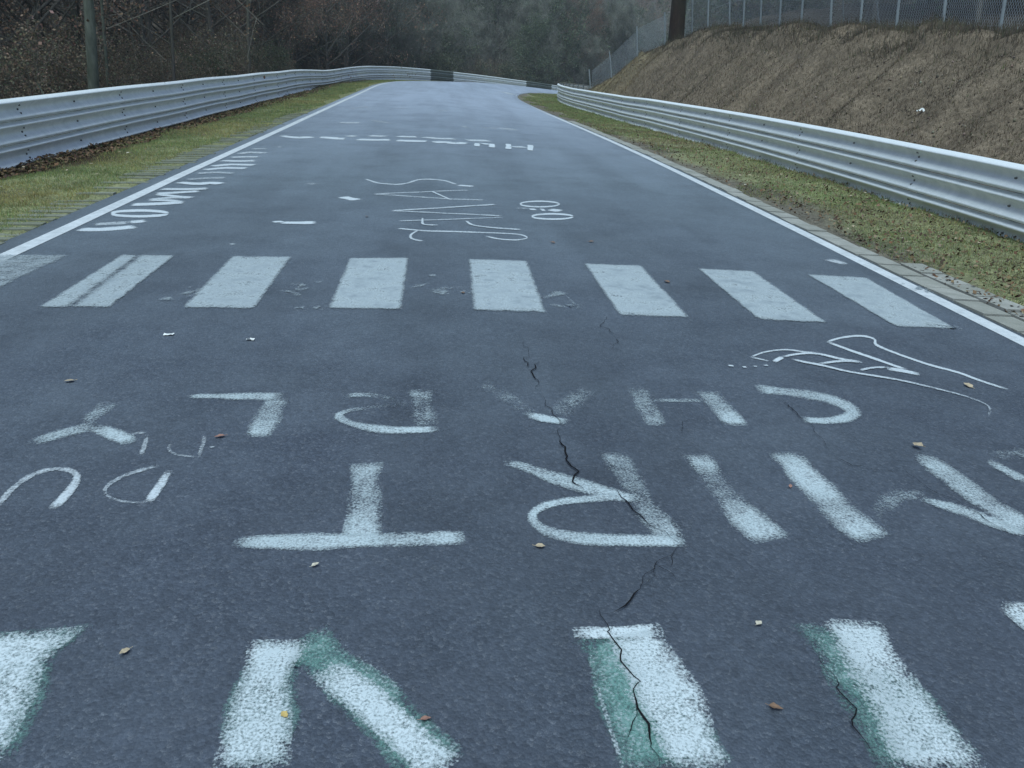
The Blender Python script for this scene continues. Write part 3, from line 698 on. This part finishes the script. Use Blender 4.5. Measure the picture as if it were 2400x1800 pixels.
def pick(pal, n, jit=.18):
    pal = np.array(pal); c = pal[rng.integers(0, len(pal), n)]; return np.clip(c*(1+rng.normal(0, jit, (n, 1)))*(1+rng.normal(0, .06, (n, 3))), .003, 1)

def scatter(n, s0, s1, u0, u1, power=1.0):
    # denser towards the camera
    t = rng.random(n); s = s0*(s1/s0)**(t**power); u = rng.uniform(u0, u1, n); x, y = xy(s, u); return x, y, s, u

G = [(.185, .230, .085), (.220, .245, .088), (.165, .225, .095), (.25, .24, .10), (.145, .20, .088)]
YL = [(.31, .275, .105), (.275, .225, .10), (.33, .30, .125)]
x, y, s, u = scatter(270000, 2.0, 75, -6.25, -3.9)
e = vnoise(x*.9, y*.45, 71)
inner = -4.38+.12*ss(15, 33, s)
keep = (u < inner+.12+e*.35) & ((u > -5.75+e*.7) | (rng.random(len(u)) < .22))
keep |= (rng.random(len(u)) < .09)
x, y, s, u = x[keep], y[keep], s[keep], u[keep]; n = len(x)
yl = np.clip(.36+vnoise(x*.6, y*.6, 72)*1.3+vnoise(x*2, y*2, 73)*.6, .03, .95)
c = np.where((rng.random(n) < yl)[:, None], pick(YL, n), pick(G, n))
sz = .6+.4*np.clip(s/12, .6, 4)
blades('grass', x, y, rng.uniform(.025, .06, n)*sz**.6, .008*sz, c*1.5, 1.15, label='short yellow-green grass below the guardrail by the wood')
x, y, s, u = scatter(270000, 2.0, 75, 4.35, 6.65)
e = vnoise(x*1.1, y*.6, 74)+.6*vnoise(x*3, y*2, 75)
keep = (e+.9*(u-5.0) > -.25) & (rng.random(len(u)) < .35+.5*ss(-.25, .4, e+.35*(u-5.2))+.5*ss(20, 34, s))
x, y, s, u = x[keep], y[keep], s[keep], u[keep]; n = len(x)
yl = np.clip(.42+vnoise(x*.7, y*.7, 76)*1.2-.3*ss(22, 34, s), .03, .95)
BR = [(.20, .165, .11), (.20, .17, .095), (.14, .11, .075)]
c = np.where((rng.random(n) < yl)[:, None], pick(BR+YL[:1], n), pick(G, n))
sz = .6+.4*np.clip(s/10, .6, 4)
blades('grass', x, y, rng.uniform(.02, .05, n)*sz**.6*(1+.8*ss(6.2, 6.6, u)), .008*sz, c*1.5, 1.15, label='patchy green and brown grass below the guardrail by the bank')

def litter(name, X, Y, size, col, label, lift=.012):
    n = len(X); Z = height(X, Y)+lift+rng.random(n)*.02
    a = rng.uniform(0, 2*math.pi, n); t = rng.normal(0, .45, n); t2 = rng.normal(0, .45, n)
    ex = np.stack([np.cos(a), np.sin(a), t], -1)*size[:, None]*.5; ey = np.stack([-np.sin(a), np.cos(a), t2], -1)*size[:, None]*.32
    P = np.stack([X, Y, Z], -1)
    V = np.stack([P-ex, P+ey+ex*.1, P+ex, P-ey+ex*.1], 1)
    o = link(name, npmesh(name, V.reshape(-1, 3), np.arange(4*n).reshape(-1, 4), M['litter'], {'col': np.repeat(col, 4, 0)}))
    return tag(o, label, kind='stuff')
LB = [(.11, .062, .032), (.14, .085, .045), (.07, .040, .024), (.17, .115, .06), (.055, .033, .022)]
x, y, s, u = scatter(30000, 3, 60, -7.6, -5.2); k = u+vnoise(x, y, 77)*.7 < -5.55
x, y = x[k], y[k]; litter('leaf_litter', x, y, rng.uniform(.035, .085, len(x)), pick(LB, len(x)), 'brown leaf litter drifted under the guardrail by the wood')
x, y, s, u = scatter(9000, 3.8, 50, 4.4, 6.6)
litter('leaf_litter', x, y, rng.uniform(.02, .055, len(x)), pick(LB+[(.2, .15, .09)], len(x)), 'small brown leaves and crumbs among the patchy grass')
x, y, s, u = scatter(46000, 8, 70, -20, -7.2)
litter('woodland_litter', x, y, rng.uniform(.05, .12, len(x))*(.6+s/25), pick([(.11, .075, .052), (.075, .052, .038), (.14, .10, .07)], len(x)), 'dark brown leaf litter on the floor of the wood', .02)
# dead grass, roots and twigs combed over the cut bank
x, y, s, u = scatter(150000, 5, 62, 6.85, 12.2); n = len(x)
tone = vnoise(x*.8+y*.3, y*.5, 78)
BK = np.array([(.205, .154, .104), (.255, .195, .134), (.165, .122, .083), (.105, .078, .056), (.30, .24, .163)])
c = pick(BK, n, .25)*.90*(1+tone[:, None]*.9); c = np.where((s > 38)[:, None]*(u < 10)[:, None], c*np.array([1.25, 1.2, 1.0]), c)
gm = (rng.random(n) < .07+.3*ss(10.6, 11.6, u)*(rng.random(n) < .5)); c[gm] = pick(G, gm.sum())*.75
blades('dead_grass', x, y, rng.uniform(.03, .11, n)*(.7+.3*np.clip(s/12, 1, 3)), .009*(.7+.3*np.clip(s/10, 1, 4)), np.clip(c, .005, 1), 1.1, label='matted dead grass and roots over the bare bank')
x, y, s, u = scatter(26000, 8, 62, 10.2, 13.4); n = len(x)
x2, y2 = x, y
blades('dead_grass', x, y, rng.uniform(.08, .30, n), .012*(.7+.3*np.clip(s/10, 1, 4)), pick([(.20, .165, .12), (.15, .125, .09), (.13, .13, .08), (.24, .20, .145)], n)*.9, .45, label='tall dry grass along the crest of the bank')
# tall dead stems at the edge of the wood
x, y, s, u = scatter(9000, 9, 55, -9.5, -6.75); n = len(x)
blades('dead_stems', x, y, rng.uniform(.15, .75, n)*(.6+.6*rng.random(n)), .012*(.7+.3*np.clip(s/10, 1, 4)), pick([(.19, .17, .13), (.14, .12, .09), (.12, .12, .075), (.24, .21, .16)], n)*.8, .40, label='tall dead stems along the back of the guardrail by the wood')
# clods of earth on the bank
x, y, s, u = scatter(1300, 6, 55, 7.1, 10.6); n = len(x); cm = MB()
base = np.array([(1, 0, 0), (-1, 0, 0), (0, 1, 0), (0, -1, 0), (0, 0, 1), (0, 0, -1)], float)
OF = [(0, 2, 4), (2, 1, 4), (1, 3, 4), (3, 0, 4), (2, 0, 5), (1, 2, 5), (3, 1, 5), (0, 3, 5)]
Z = height(x, y); VV = np.empty((n, 6, 3)); 
for i in range(n):
    r = rng.uniform(.010, .038)*(1.4 if rng.random() < .08 else 1)
    VV[i] = base*r*rng.uniform(.5, 1.3, (6, 3))+np.array([x[i], y[i], Z[i]+r*.2])
FF = (np.arange(n)[:, None, None]*6+np.array(OF)[None]).reshape(-1, 3)
tag(link('earth_clods', npmesh('earth_clods', VV.reshape(-1, 3), FF, M['litter'], {'col': np.repeat(pick([(.17, .135, .098), (.20, .16, .115), (.12, .095, .07)], n), 6, 0)})), 'small clods of brown earth lying on the bank', kind='stuff')

# ------------------------------------------------------------------ trees and scrub
def rand_dir(): 
    v = rng.normal(0, 1, 3); return v/np.linalg.norm(v)
class Tree:
    def __init__(s): s.wood = MB(); s.tw = MB(); s.tips = []
    def grow(s, p, d, L, r, depth, nseg, up=.12, kids=(0, 0), spread=.9, wig=.12, start=.25):
        pts = [np.array(p, float)]; rad = [r]; d = np.array(d, float)/np.linalg.norm(d)
        for i in range(nseg):
            d = d+rand_dir()*wig+np.array([0, 0, up*.25]); d /= np.linalg.norm(d)
            pts.append(pts[-1]+d*L/nseg); rad.append(max(r*(1-(i+1)/nseg*.82), .004))
        (s.wood if depth == 0 or r > .03 else s.tw).tube(pts, rad, 9 if depth == 0 else (5 if r > .03 else 3), False)
        if depth < len(kids):
            nk = kids[depth]
            for j in range(nk):
                t = start+(1-start)*(j+rng.random())/nk; q = t*nseg; i = min(int(q), nseg-1); f = q-i
                b = pts[i]*(1-f)+pts[i+1]*f
                td = pts[i+1]-pts[i]; td /= np.linalg.norm(td)
                sd = rand_dir(); sd -= td*sd.dot(td); sd /= np.linalg.norm(sd)+1e-9
                nd = td*math.cos(spread)+sd*math.sin(spread)
                s.grow(b, nd, L*(.52 if depth == 0 else .55)*(1.15-.65*t)*rng.uniform(.6, 1.15), max(r*.42*(1.1-.6*t), .006), depth+1, max(2, nseg-3 if depth == 0 else 3), up, kids, spread, wig*1.5, .2)
        if depth >= len(kids)-1: s.tips.extend(pts[1:])

def leafcards(centers, n, spread, size, pal, elong=.6, droop=0., jit=.25, shade=None):
    C = np.array(centers); idx = rng.integers(0, len(C), n); P = C[idx]+rng.normal(0, spread, (n, 3))
    a = rng.normal(0, 1, (n, 3)); a /= np.linalg.norm(a, axis=1)[:, None]; a[:, 2] -= droop; a /= np.linalg.norm(a, axis=1)[:, None]
    b = np.cross(a, rng.normal(0, 1, (n, 3))); b /= np.linalg.norm(b, axis=1)[:, None]
    sz = size*rng.uniform(.6, 1.4, n)[:, None]
    V = np.stack([P-a*sz*.5, P+b*sz*.5*elong, P+a*sz*.5, P-b*sz*.5*elong], 1)
    tone = rng.uniform(.75, 1.25, len(C))[idx]                                # each clump its own tone
    col = pick(pal, n, jit)*tone[:, None]*1.35
    return V.reshape(-1, 3), np.arange(4*n).reshape(-1, 4), np.repeat(np.clip(col, .004, 1), 4, 0)

def twigcards(centers, n, spread, length, wid, pal, up=.5):
    C = np.array(centers); idx = rng.integers(0, len(C), n); P = C[idx]+rng.normal(0, spread, (n, 3))
    a = rng.normal(0, 1, (n, 3)); a[:, 2] += up; a /= np.linalg.norm(a, axis=1)[:, None]
    b = np.cross(a, rng.normal(0, 1, (n, 3))); b /= np.linalg.norm(b, axis=1)[:, None]
    L = length*rng.uniform(.5, 1.5, n)[:, None]
    V = np.stack([P-b*wid*.5, P+b*wid*.5, P+a*L], 1)
    return V.reshape(-1, 3), np.arange(3*n).reshape(-1, 3), np.repeat(pick(pal, n, .2)*1.3, 3, 0)

def make_variant(kind, seed):
    global rng
    keep = rng; rng = np.random.default_rng(seed); T = Tree(); cr = None
    if kind == 'bare':
        H = rng.uniform(12, 16); r = rng.uniform(.09, .16)
        T.grow((0, 0, -.2), (rng.normal(0, .03), rng.normal(0, .03), 1), H, r, 0, 10, .05, (26, 6, 4), .95, .05, .10)
        cr = leafcards(T.tips, 3200, .25, .075, [(.150, .098, .066), (.110, .078, .056), (.17, .125, .085)], .7)
        bark = 'bark'
    elif kind == 'beech':
        H = rng.uniform(9, 12); r = rng.uniform(.10, .14)
        T.grow((0, 0, -.2), (rng.normal(0, .04), rng.normal(0, .04), 1), H, r, 0, 9, .08, (30, 6, 3), 1.05, .06, .06)
        cr = leafcards(T.tips, 19000, .22, .075, [(.235, .140, .100), (.19, .110, .080), (.26, .175, .125), (.15, .092, .068)], .75)
        bark = 'bark'
    elif kind == 'green':
        H = rng.uniform(8, 11); r = .12
        T.grow((0, 0, -.2), (rng.normal(0, .05), rng.normal(0, .05), 1), H, r, 0, 8, .1, (30, 5, 2), 1.15, .07, .03)
        cr = leafcards(T.tips, 15000, .30, .15, [(.075, .095, .058), (.098, .115, .068), (.06, .08, .052), (.12, .135, .085)], .6)
        bark = 'bark'
    elif kind == 'grey':
        H = rng.uniform(8, 11); r = .10
        T.grow((0, 0, -.2), (rng.normal(0, .06), rng.normal(0, .06), 1), H, r, 0, 8, .35, (26, 6, 3), .75, .08, .05)
        cr = twigcards(T.tips, 14000, .22, .55, .022, [(.20, .195, .165), (.16, .16, .135), (.25, .24, .205), (.16, .175, .125)], .9)
        bark = 'twig'
    elif kind == 'scrub':
        for k in range(9):
            T.grow((rng.normal(0, .5), rng.normal(0, .5), -.1), (rng.normal(0, .5), rng.normal(0, .5), 1), rng.uniform(1.6, 3.2), .022, 0, 6, .05, (8, 4), .8, .14, .12)
        cr = leafcards(T.tips, 3800, .13, .07, [(.155, .110, .075), (.11, .082, .058), (.10, .105, .065), (.18, .14, .095)], .65)
        bark = 'twig'
    elif kind == 'greenscrub':
        for k in range(9):
            T.grow((rng.normal(0, .55), rng.normal(0, .55), -.1), (rng.normal(0, .5), rng.normal(0, .5), 1), rng.uniform(1.5, 2.8), .022, 0, 6, .05, (8, 4), .8, .14, .08)
        cr = leafcards(T.tips, 6500, .15, .085, [(.07, .085, .05), (.09, .105, .06), (.13, .12, .08), (.055, .07, .046)], .65)
        bark = 'twig'
    tm = T.wood.mesh('trunk', M[bark], True)
    bm = T.tw.mesh('branches', M['twig'], False) if T.tw.v else None
    cm_ = npmesh('crown', *cr[:2], M['foliage'], {'col': cr[2]})
    rng = keep
    return tm, bm, cm_
VAR = {k: [make_variant(k, 100*i+sd) for sd in range(n)] for i, (k, n) in enumerate([('bare', 4), ('beech', 2), ('green', 3), ('grey', 3), ('scrub', 3), ('greenscrub', 2)])}
NAMES = dict(bare='bare_tree', beech='beech_tree', green='evergreen_tree', grey='leafless_tree', scrub='scrub_bush', greenscrub='green_bush')
CATS = dict(bare='tree', beech='tree', green='tree', grey='tree', scrub='bush', greenscrub='bush')
def plant(kind, x, y, sc, label, group, v=None, tilt=(0, 0), trunk_mat=None):
    vs = VAR[kind]; tm, bm, cm_ = vs[int(rng.integers(0, len(vs))) if v is None else v]
    r = empty(NAMES[kind], (float(x), float(y), float(height(x, y))), rng.uniform(0, 6.28)); r.scale = (sc, sc, sc*rng.uniform(.92, 1.1))
    r.rotation_euler = (tilt[0], tilt[1], r.rotation_euler[2]); tag(r, label, CATS[kind], group)
    link('stems' if 'scrub' in kind else 'trunk', tm, r)
    if bm: link('branches', bm, r)['kind'] = 'stuff'
    link('crown', cm_, r)
    return r

def zone_fill(n, s0, s1, u0, u1, mind, kinds, lab, spow=1.0, sc=(.8, 1.2)):
    pts = []; tries = 0
    while len(pts) < n and tries < n*60:
        tries += 1; s = s0+(s1-s0)*rng.random()**spow; u = rng.uniform(u0, u1); x, y = xy(s, u); x = float(x); y = float(y)
        if all((x-a)**2+(y-b)**2 > mind**2 for a, b in pts): pts.append((x, y))
    for x, y in pts:
        k = kinds[int(rng.integers(0, len(kinds)))]
        plant(k, x, y, rng.uniform(*sc), lab[k][0], lab[k][1])
LW = dict(bare=('bare thin-stemmed tree in the dark wood beside the straight guardrail', 'bare trees in the near wood'), scrub=('brown leafy scrub at the edge of the wood behind the straight guardrail', 'brown scrub behind the straight guardrail'),
          greenscrub=('low dark green bush at the edge of the wood behind the straight guardrail', 'green bushes behind the straight guardrail'), beech=('tree holding dead brown leaves in the wood beside the straight guardrail', 'brown-leaved trees in the near wood'),
          green=('dark evergreen tree in the wood beside the straight guardrail', 'evergreens in the near wood'), grey=('leafless grey twiggy tree in the wood beside the straight guardrail', 'grey twiggy trees in the near wood'))
FW = dict(bare=('bare tree on the wooded slope beyond the bend', 'bare trees beyond the bend'), scrub=('brown bush on the slope beyond the bend', 'brown bushes beyond the bend'), greenscrub=('dark green bush behind the guardrail of the bend', 'green bushes beyond the bend'),
          beech=('tree with dead brown leaves on the slope beyond the bend', 'brown-leaved trees beyond the bend'), green=('dark evergreen tree on the wooded slope beyond the bend', 'evergreens beyond the bend'), grey=('leafless grey twiggy tree on the wooded slope beyond the bend', 'grey twiggy trees beyond the bend'))
RW = dict(bare=('bare tree behind the wire fence above the bank', 'bare trees above the bank'), scrub=('brown bush behind the wire fence above the bank', 'brown bushes above the bank'), greenscrub=('green bush behind the wire fence above the bank', 'green bushes above the bank'),
          beech=('brown-leaved tree behind the wire fence above the bank', 'brown-leaved trees above the bank'), green=('evergreen tree behind the wire fence above the bank', 'evergreens above the bank'), grey=('leafless grey twiggy tree behind the wire fence above the bank', 'grey trees above the bank'))
zone_fill(46, 12, 52, -26, -9.3, 1.5, ['bare', 'bare', 'bare', 'beech'], LW)
zone_fill(46, 11, 56, -12, -7.9, .9, ['scrub'], LW, sc=(.35, .8))
zone_fill(6, 28, 54, -10, -8, 1.5, ['greenscrub'], LW, sc=(.4, .7))
zone_fill(26, 14, 60, -34, -12, 2.0, ['scrub', 'bare', 'beech'], LW, sc=(.9, 1.3))
zone_fill(26, 52, 80, -24, -9.5, 2.0, ['grey', 'beech', 'green', 'grey'], FW)
zone_fill(70, 66, 165, -48, -12, 2.6, ['green', 'green', 'grey', 'grey', 'grey', 'beech'], FW, sc=(.8, 1.3))
zone_fill(60, 62, 165, -15, -8.2, 1.6, ['scrub', 'greenscrub', 'greenscrub', 'grey'], FW, sc=(.6, 1.1))
zone_fill(60, 84, 150, -34, -8.2, 1.7, ['scrub', 'greenscrub', 'grey', 'grey', 'green'], FW, sc=(.7, 1.15))
zone_fill(26, 16, 60, 14.5, 36, 2.2, ['bare', 'green', 'grey', 'beech'], RW)
zone_fill(30, 14, 60, 13.6, 24, 1.4, ['scrub', 'scrub', 'greenscrub'], RW, sc=(.6, 1.0))
zone_fill(26, 58, 100, 11, 34, 2.2, ['green', 'grey', 'grey', 'scrub', 'greenscrub'], dict(FW, green=('evergreen tree on the inside of the bend', 'evergreens inside the bend'), grey=('leafless grey tree on the inside of the bend', 'grey trees inside the bend'), scrub=('brown bush on the inside of the bend', 'brown bushes inside the bend'), greenscrub=('green bush on the inside of the bend', 'green bushes inside the bend')), sc=(.7, 1.1))

for k, px_, dy_, sc_, lb in (('beech', 765, 58, 1.15, 'brown-leaved tree standing just outside the start of the bend'), ('beech', 640, 52, .8, 'smaller brown-leaved tree next to the straight greyish stem'),
        ('green', 860, 84, 1.2, 'dark evergreen beside the brown-leaved tree at the start of the bend'), ('green', 940, 100, 1.3, 'tall dark evergreen behind the outside of the bend')):
    d_ = CR @ _px((px_, 150)); t_ = dy_/d_[1]; plant(k, float(d_[0]*t_), dy_, sc_, lb, None)
# trees that stand out
def solo(name, px, py, d_scale, r, H, mat, label, lean=(0, 0), limbs=6, seed=1, first=.25, leaves=900, kidlen=(6, 4)):
    global rng
    keep = rng; rng = np.random.default_rng(seed)
    p = px if isinstance(px, tuple) else tuple(at(px, py)[:2]); T = Tree()
    T.grow((0, 0, -.25), (lean[0], lean[1], 1), H, r, 0, 12, .02, (limbs,)+kidlen, 1.1, .025, first)
    e_ = empty(name, (float(p[0]), float(p[1]), float(height(*p)))); tag(e_, label, 'tree')
    T.wood.build('trunk', M[mat], e_, True)
    if limbs: T.tw.build('branches', M['twig'], e_)['kind'] = 'stuff'
    v, f, c = leafcards(T.tips, leaves, .2, .07, [(.12, .07, .04), (.09, .055, .035)], .7); link('crown', npmesh('crown', v, f, M['foliage'], {'col': c}), e_)
    rng = keep
def plan(px, depth_y, ):
    d = CR @ _px((px, 150)); t = depth_y/d[1]; return (float(d[0]*t), float(depth_y))
solo('mossy_tree', plan(194, 19.5), 0, 1, .125, 15, 'bark_moss', 'thick pale mossy trunk standing behind the straight guardrail', (.13, .0), 9, 3, .12)
solo('bare_tree', plan(236, 20.5), 0, 1, .04, 9, 'bark_moss', 'slender pale stem close beside the thick mossy trunk', (.10, 0), 10, 4, .06, 300)
solo('bare_tree', plan(395, 25.0), 0, 1, .05, 11, 'bark', 'slender straight stem in the wood, some way past the mossy trunk', (.1, 0), 9, 5, .1, 300)
solo('bare_tree', plan(577, 33.0), 0, 1, .07, 12, 'bark', 'straight greyish stem near where the guardrail starts to bend', (.06, 0), 9, 6, .1, 400)
solo('dead_stub', plan(128, 15.5), 0, 1, .045, 1.35, 'bark_moss', 'short leaning dead stem before the thick mossy trunk', (-.22, .0), 0, 7, .3, 12, ())
solo('dark_tree', plan(1580, 42.0), 0, 1, .40, 15, 'bark_dark', 'thick dark trunk on the crest of the bank by the fence', (.0, 0), 8, 8, .2, 900)

# ------------------------------------------------------------------ fences
def fence(label, P, H, post_h, mesh_s, lean=None, braces=()):
    P = [np.array((x, y, float(height(x, y)))) for x, y in P]
    root = empty('wire_fence', P[0].tolist()); tag(root, label, 'fence'); inv = Matrix.Translation((-P[0]).tolist())
    def put(o): o.matrix_parent_inverse = inv
    for i, p in enumerate(P):
        b = MB(); lx = (0 if lean is None else lean.get(i, 0))-.11*post_h+.04*rng.normal()
        b.tube([p+(0, 0, -.3), p+(lx*.5, 0, post_h*.5), p+(lx, 0, post_h)], .040, 8); put(b.build('post', M['fence_post'], root))
    for i, dx in braces:
        b = MB(); p = P[i]; b.tube([p+np.array((dx, .1, -.1)), p+np.array((0, 0, post_h*.85))], .022, 6); put(b.build('brace', M['post'], root))
    w = MB()
    for a, b_ in zip(P[:-1], P[1:]):
        L = np.linalg.norm(b_-a); t = (b_-a)/L; n = int(L/mesh_s); up = np.array([0, 0, 1.0]); k = H/math.tan(math.radians(55))
        for sg in (1, -1):
            for j in range(-int(k/mesh_s), n+int(k/mesh_s)+1):
                d0 = j*mesh_s; d1 = d0+sg*k; z0, z1 = .03, H
                # clip to the bay
                lo, hi = (d0, d1) if d0 < d1 else (d1, d0)
                if hi <= 0 or lo >= L: continue
                def pt(d): return a+t*d+up*(z0+(z1-z0)*(d-d0)/(d1-d0))
                q0, q1 = pt(max(lo, 0)), pt(min(hi, L)); wv = .0042
                nrm = np.array([-(q1-q0)@up*t[0], -(q1-q0)@up*t[1], (q1-q0)@t]); nrm /= np.linalg.norm(nrm)+1e-9
                w.add([q0-nrm*wv, q0+nrm*wv, q1+nrm*wv, q1-nrm*wv], [(0, 1, 2, 3)])
        for z in (.05, H*.5, H): w.tube([a+up*z, b_+up*z], .003, 3, False)
    put(tag(w.build('wire_mesh', M['wire'], root), kind='stuff'))
    return root
FX = [1606, 1626, 1662, 1712, 1744, 1784, 1829, 1881, 1950, 2019, 2105, 2214, 2349, 2500]
FP = []
for px in FX:
    d = CR @ _px((px, 60)); t = 12.4/d[0]; FP.append((12.4, float(d[1]*t)))
fence('wire mesh fence on grey posts along the crest of the bank', FP, 2.1, 2.2, .085, {8: -.12}, ((9, .7), (8, .5)))
q = [(10.6, 41.0), (10.2, 45.0), (9.7, 49.0), (9.2, 53.0)]
fence('low wire mesh fence running down the end of the bank', q, 1.35, 1.42, .085)

# ------------------------------------------------------------------ single leaves, litter and scraps
def leaf_mesh(seed, L=.05, wd_=.6):
    r = random.Random(seed); b = MB(); n = 7; top = []; bot = []
    for i in range(n):
        t = i/(n-1); w = wd_*.5*L*math.sin(math.pi*t**.8)*(1+r.uniform(-.25, .25)); zc = .06*L*math.sin(t*3+r.random())
        top.append((t*L-L/2, w, zc+.12*w)); bot.append((t*L-L/2, -w, zc+.12*w))
    mid = [(t[0], 0, t[2]-.2*abs(t[1])) for t in top]; V = top+mid+bot; F = []
    for i in range(n-1):
        F += [(i, i+1, n+i+1, n+i), (n+i, n+i+1, 2*n+i+1, 2*n+i)]
    b.add(V, F); b.tube([(-L/2, 0, mid[0][2]), (-L*.75, .05*L, mid[0][2]+.06*L)], .0012, 4)
    return b
def leaf(px, py, L, col, label, group=None, name='fallen_leaf', lift=.009):
    p = at(px, py); b = leaf_mesh(int(px*7+py)); m = b.mesh('fallen_leaf')
    V = np.array([v for v in b.v]); a = m.attributes.new('col', 'FLOAT_COLOR', 'POINT')
    a.data.foreach_set('color', np.tile(np.array([*col, 1.], np.float32), len(V)))
    m.materials.append(M['leaf']); o = link(name, m); o.scale = (L/.060,)*3
    o.location = (p[0], p[1], float(p[2])+lift); o.rotation_euler = (random.uniform(-.2, .2), random.uniform(-.2, .2), random.uniform(0, 6.28))
    tag(o, label, 'leaf', group); return o
TAN = (.42, .33, .22); PALE = (.55, .49, .38); BRN = (.20, .12, .075); RED = (.30, .16, .12); YEL = (.48, .34, .12)
leaf(293, 1532, .040, TAN, 'tan leaf lying between two thick painted bars of the nearest row')
leaf(667, 1680, .034, YEL, 'yellow leaf lying on the white leg of the painted letter A')
leaf(998, 1690, .036, RED, 'pinkish brown leaf at the edge of the letter A\'s slanted leg')
leaf(739, 1328, .034, PALE, 'pale leaf on bare asphalt between the letters T and A')
leaf(1778, 1465, .042, PALE, 'pale leaf on asphalt between two thick painted bars')
leaf(1818, 1663, .048, BRN, 'dark brown leaf between the two thick painted bars')
leaf(1266, 1284, .046, TAN, 'tan leaf just below the bowl of the large letter R')
leaf(2149, 1051, .078, TAN, 'large curled tan leaf at the foot of the letter M', lift=.02)
leaf(2268, 906, .075, TAN, 'tan leaf between the two long lines of the outline drawing')
leaf(163, 896, .06, TAN, 'tan leaf on asphalt beyond the painted letter Y')
leaf(515, 1026, .055, RED, 'reddish leaf beside the faint painted hook')
leaf(1852, 1143, .03, RED, 'tiny reddish leaf between the letters I and M')
leaf(1562, 662, .08, BRN, 'dark crumpled leaf between two crossing stripes')
leaf(1085, 688, .05, BRN, 'dark leaf scrap beside the smeared paint on the crossing')
leaf(860, 509, .07, BRN, 'dark leaf near the zigzag painted strokes'); leaf(1296, 570, .07, BRN, 'dark leaf beyond the crossing', 'leaf specks beyond the crossing'); leaf(1386, 568, .07, BRN, 'dark leaf beyond the crossing', 'leaf specks beyond the crossing')
for i in range(70):
    s = 4.2*(5.0**rng.random()); u = rng.uniform(4.5, 6.5); x, y = xy(s, u)
    d = np.array([float(x), float(y), float(height(x, y))])-CP; c_ = CR.T@d; px, py = 1200+FPX*c_[0]/-c_[2], 900-FPX*c_[1]/-c_[2]
    if px > 2420: continue
    leaf(px, py, rng.uniform(.05, .085), [TAN, PALE, TAN, BRN][int(rng.integers(0, 4))], 'fallen leaf lying in the patchy grass by the bank', 'fallen leaves in the patchy grass', lift=.028)
for i in range(44):
    s = 8*(4.5**rng.random()); u = rng.uniform(-6.1, -4.6); x, y = xy(s, u)
    d = np.array([float(x), float(y), float(height(x, y))])-CP; c_ = CR.T@d; px, py = 1200+FPX*c_[0]/-c_[2], 900-FPX*c_[1]/-c_[2]
    if px < -20: continue
    leaf(px, py, rng.uniform(.05, .09), [TAN, PALE, TAN, BRN][int(rng.integers(0, 4))], 'fallen leaf lying in the grass by the wood', 'fallen leaves in the grass by the wood', lift=.03)
def scrap(px, py, w, d, h, label, name='paper_scrap', seed=1, lift=.006):
    p = at(px, py); r = random.Random(seed); b = MB(); n = 5; V = []
    for i in range(n):
        for j in range(n): V.append(((i/(n-1)-.5)*w*(1+r.uniform(-.1, .1)), (j/(n-1)-.5)*d*(1+r.uniform(-.1, .1)), abs(r.gauss(0, 1))*h))
    F = [(i*n+j, (i+1)*n+j, (i+1)*n+j+1, i*n+j+1) for i in range(n-1) for j in range(n-1)]
    b.add(V, F); o = b.build(name, M['paper']); o.location = (p[0], p[1], float(p[2])+lift); tag(o, label, 'litter'); return o
scrap(396, 786, .06, .03, .004, 'small flat white scrap on asphalt below the worn crossing stripe')
scrap(587, 798, .045, .03, .004, 'tiny white scrap on asphalt near the crossing', seed=2)
scrap(2156, 266, .13, .08, .035, 'crumpled white scrap lying on the brown bank', seed=3, lift=.03)
scrap(1367, 186, .5, .3, .12, 'white rubbish at the foot of the low wire fence', seed=4, lift=.05)

# ------------------------------------------------------------------ evening haze
hz = MB(); hz.box((20, 130, 32), (452, 352, 96)); hm = bpy.data.materials.new('haze'); hm.use_nodes = True
hm.node_tree.nodes.clear(); ho = hm.node_tree.nodes.new('ShaderNodeOutputMaterial'); hv = hm.node_tree.nodes.new('ShaderNodeVolumePrincipled')
hv.inputs['Color'].default_value = (.86, .93, 1, 1); hv.inputs['Density'].default_value = .0008; hm.node_tree.links.new(hv.outputs[0], ho.inputs['Volume'])
tag(hz.build('haze', hm), 'thin bluish evening haze', kind='stuff')
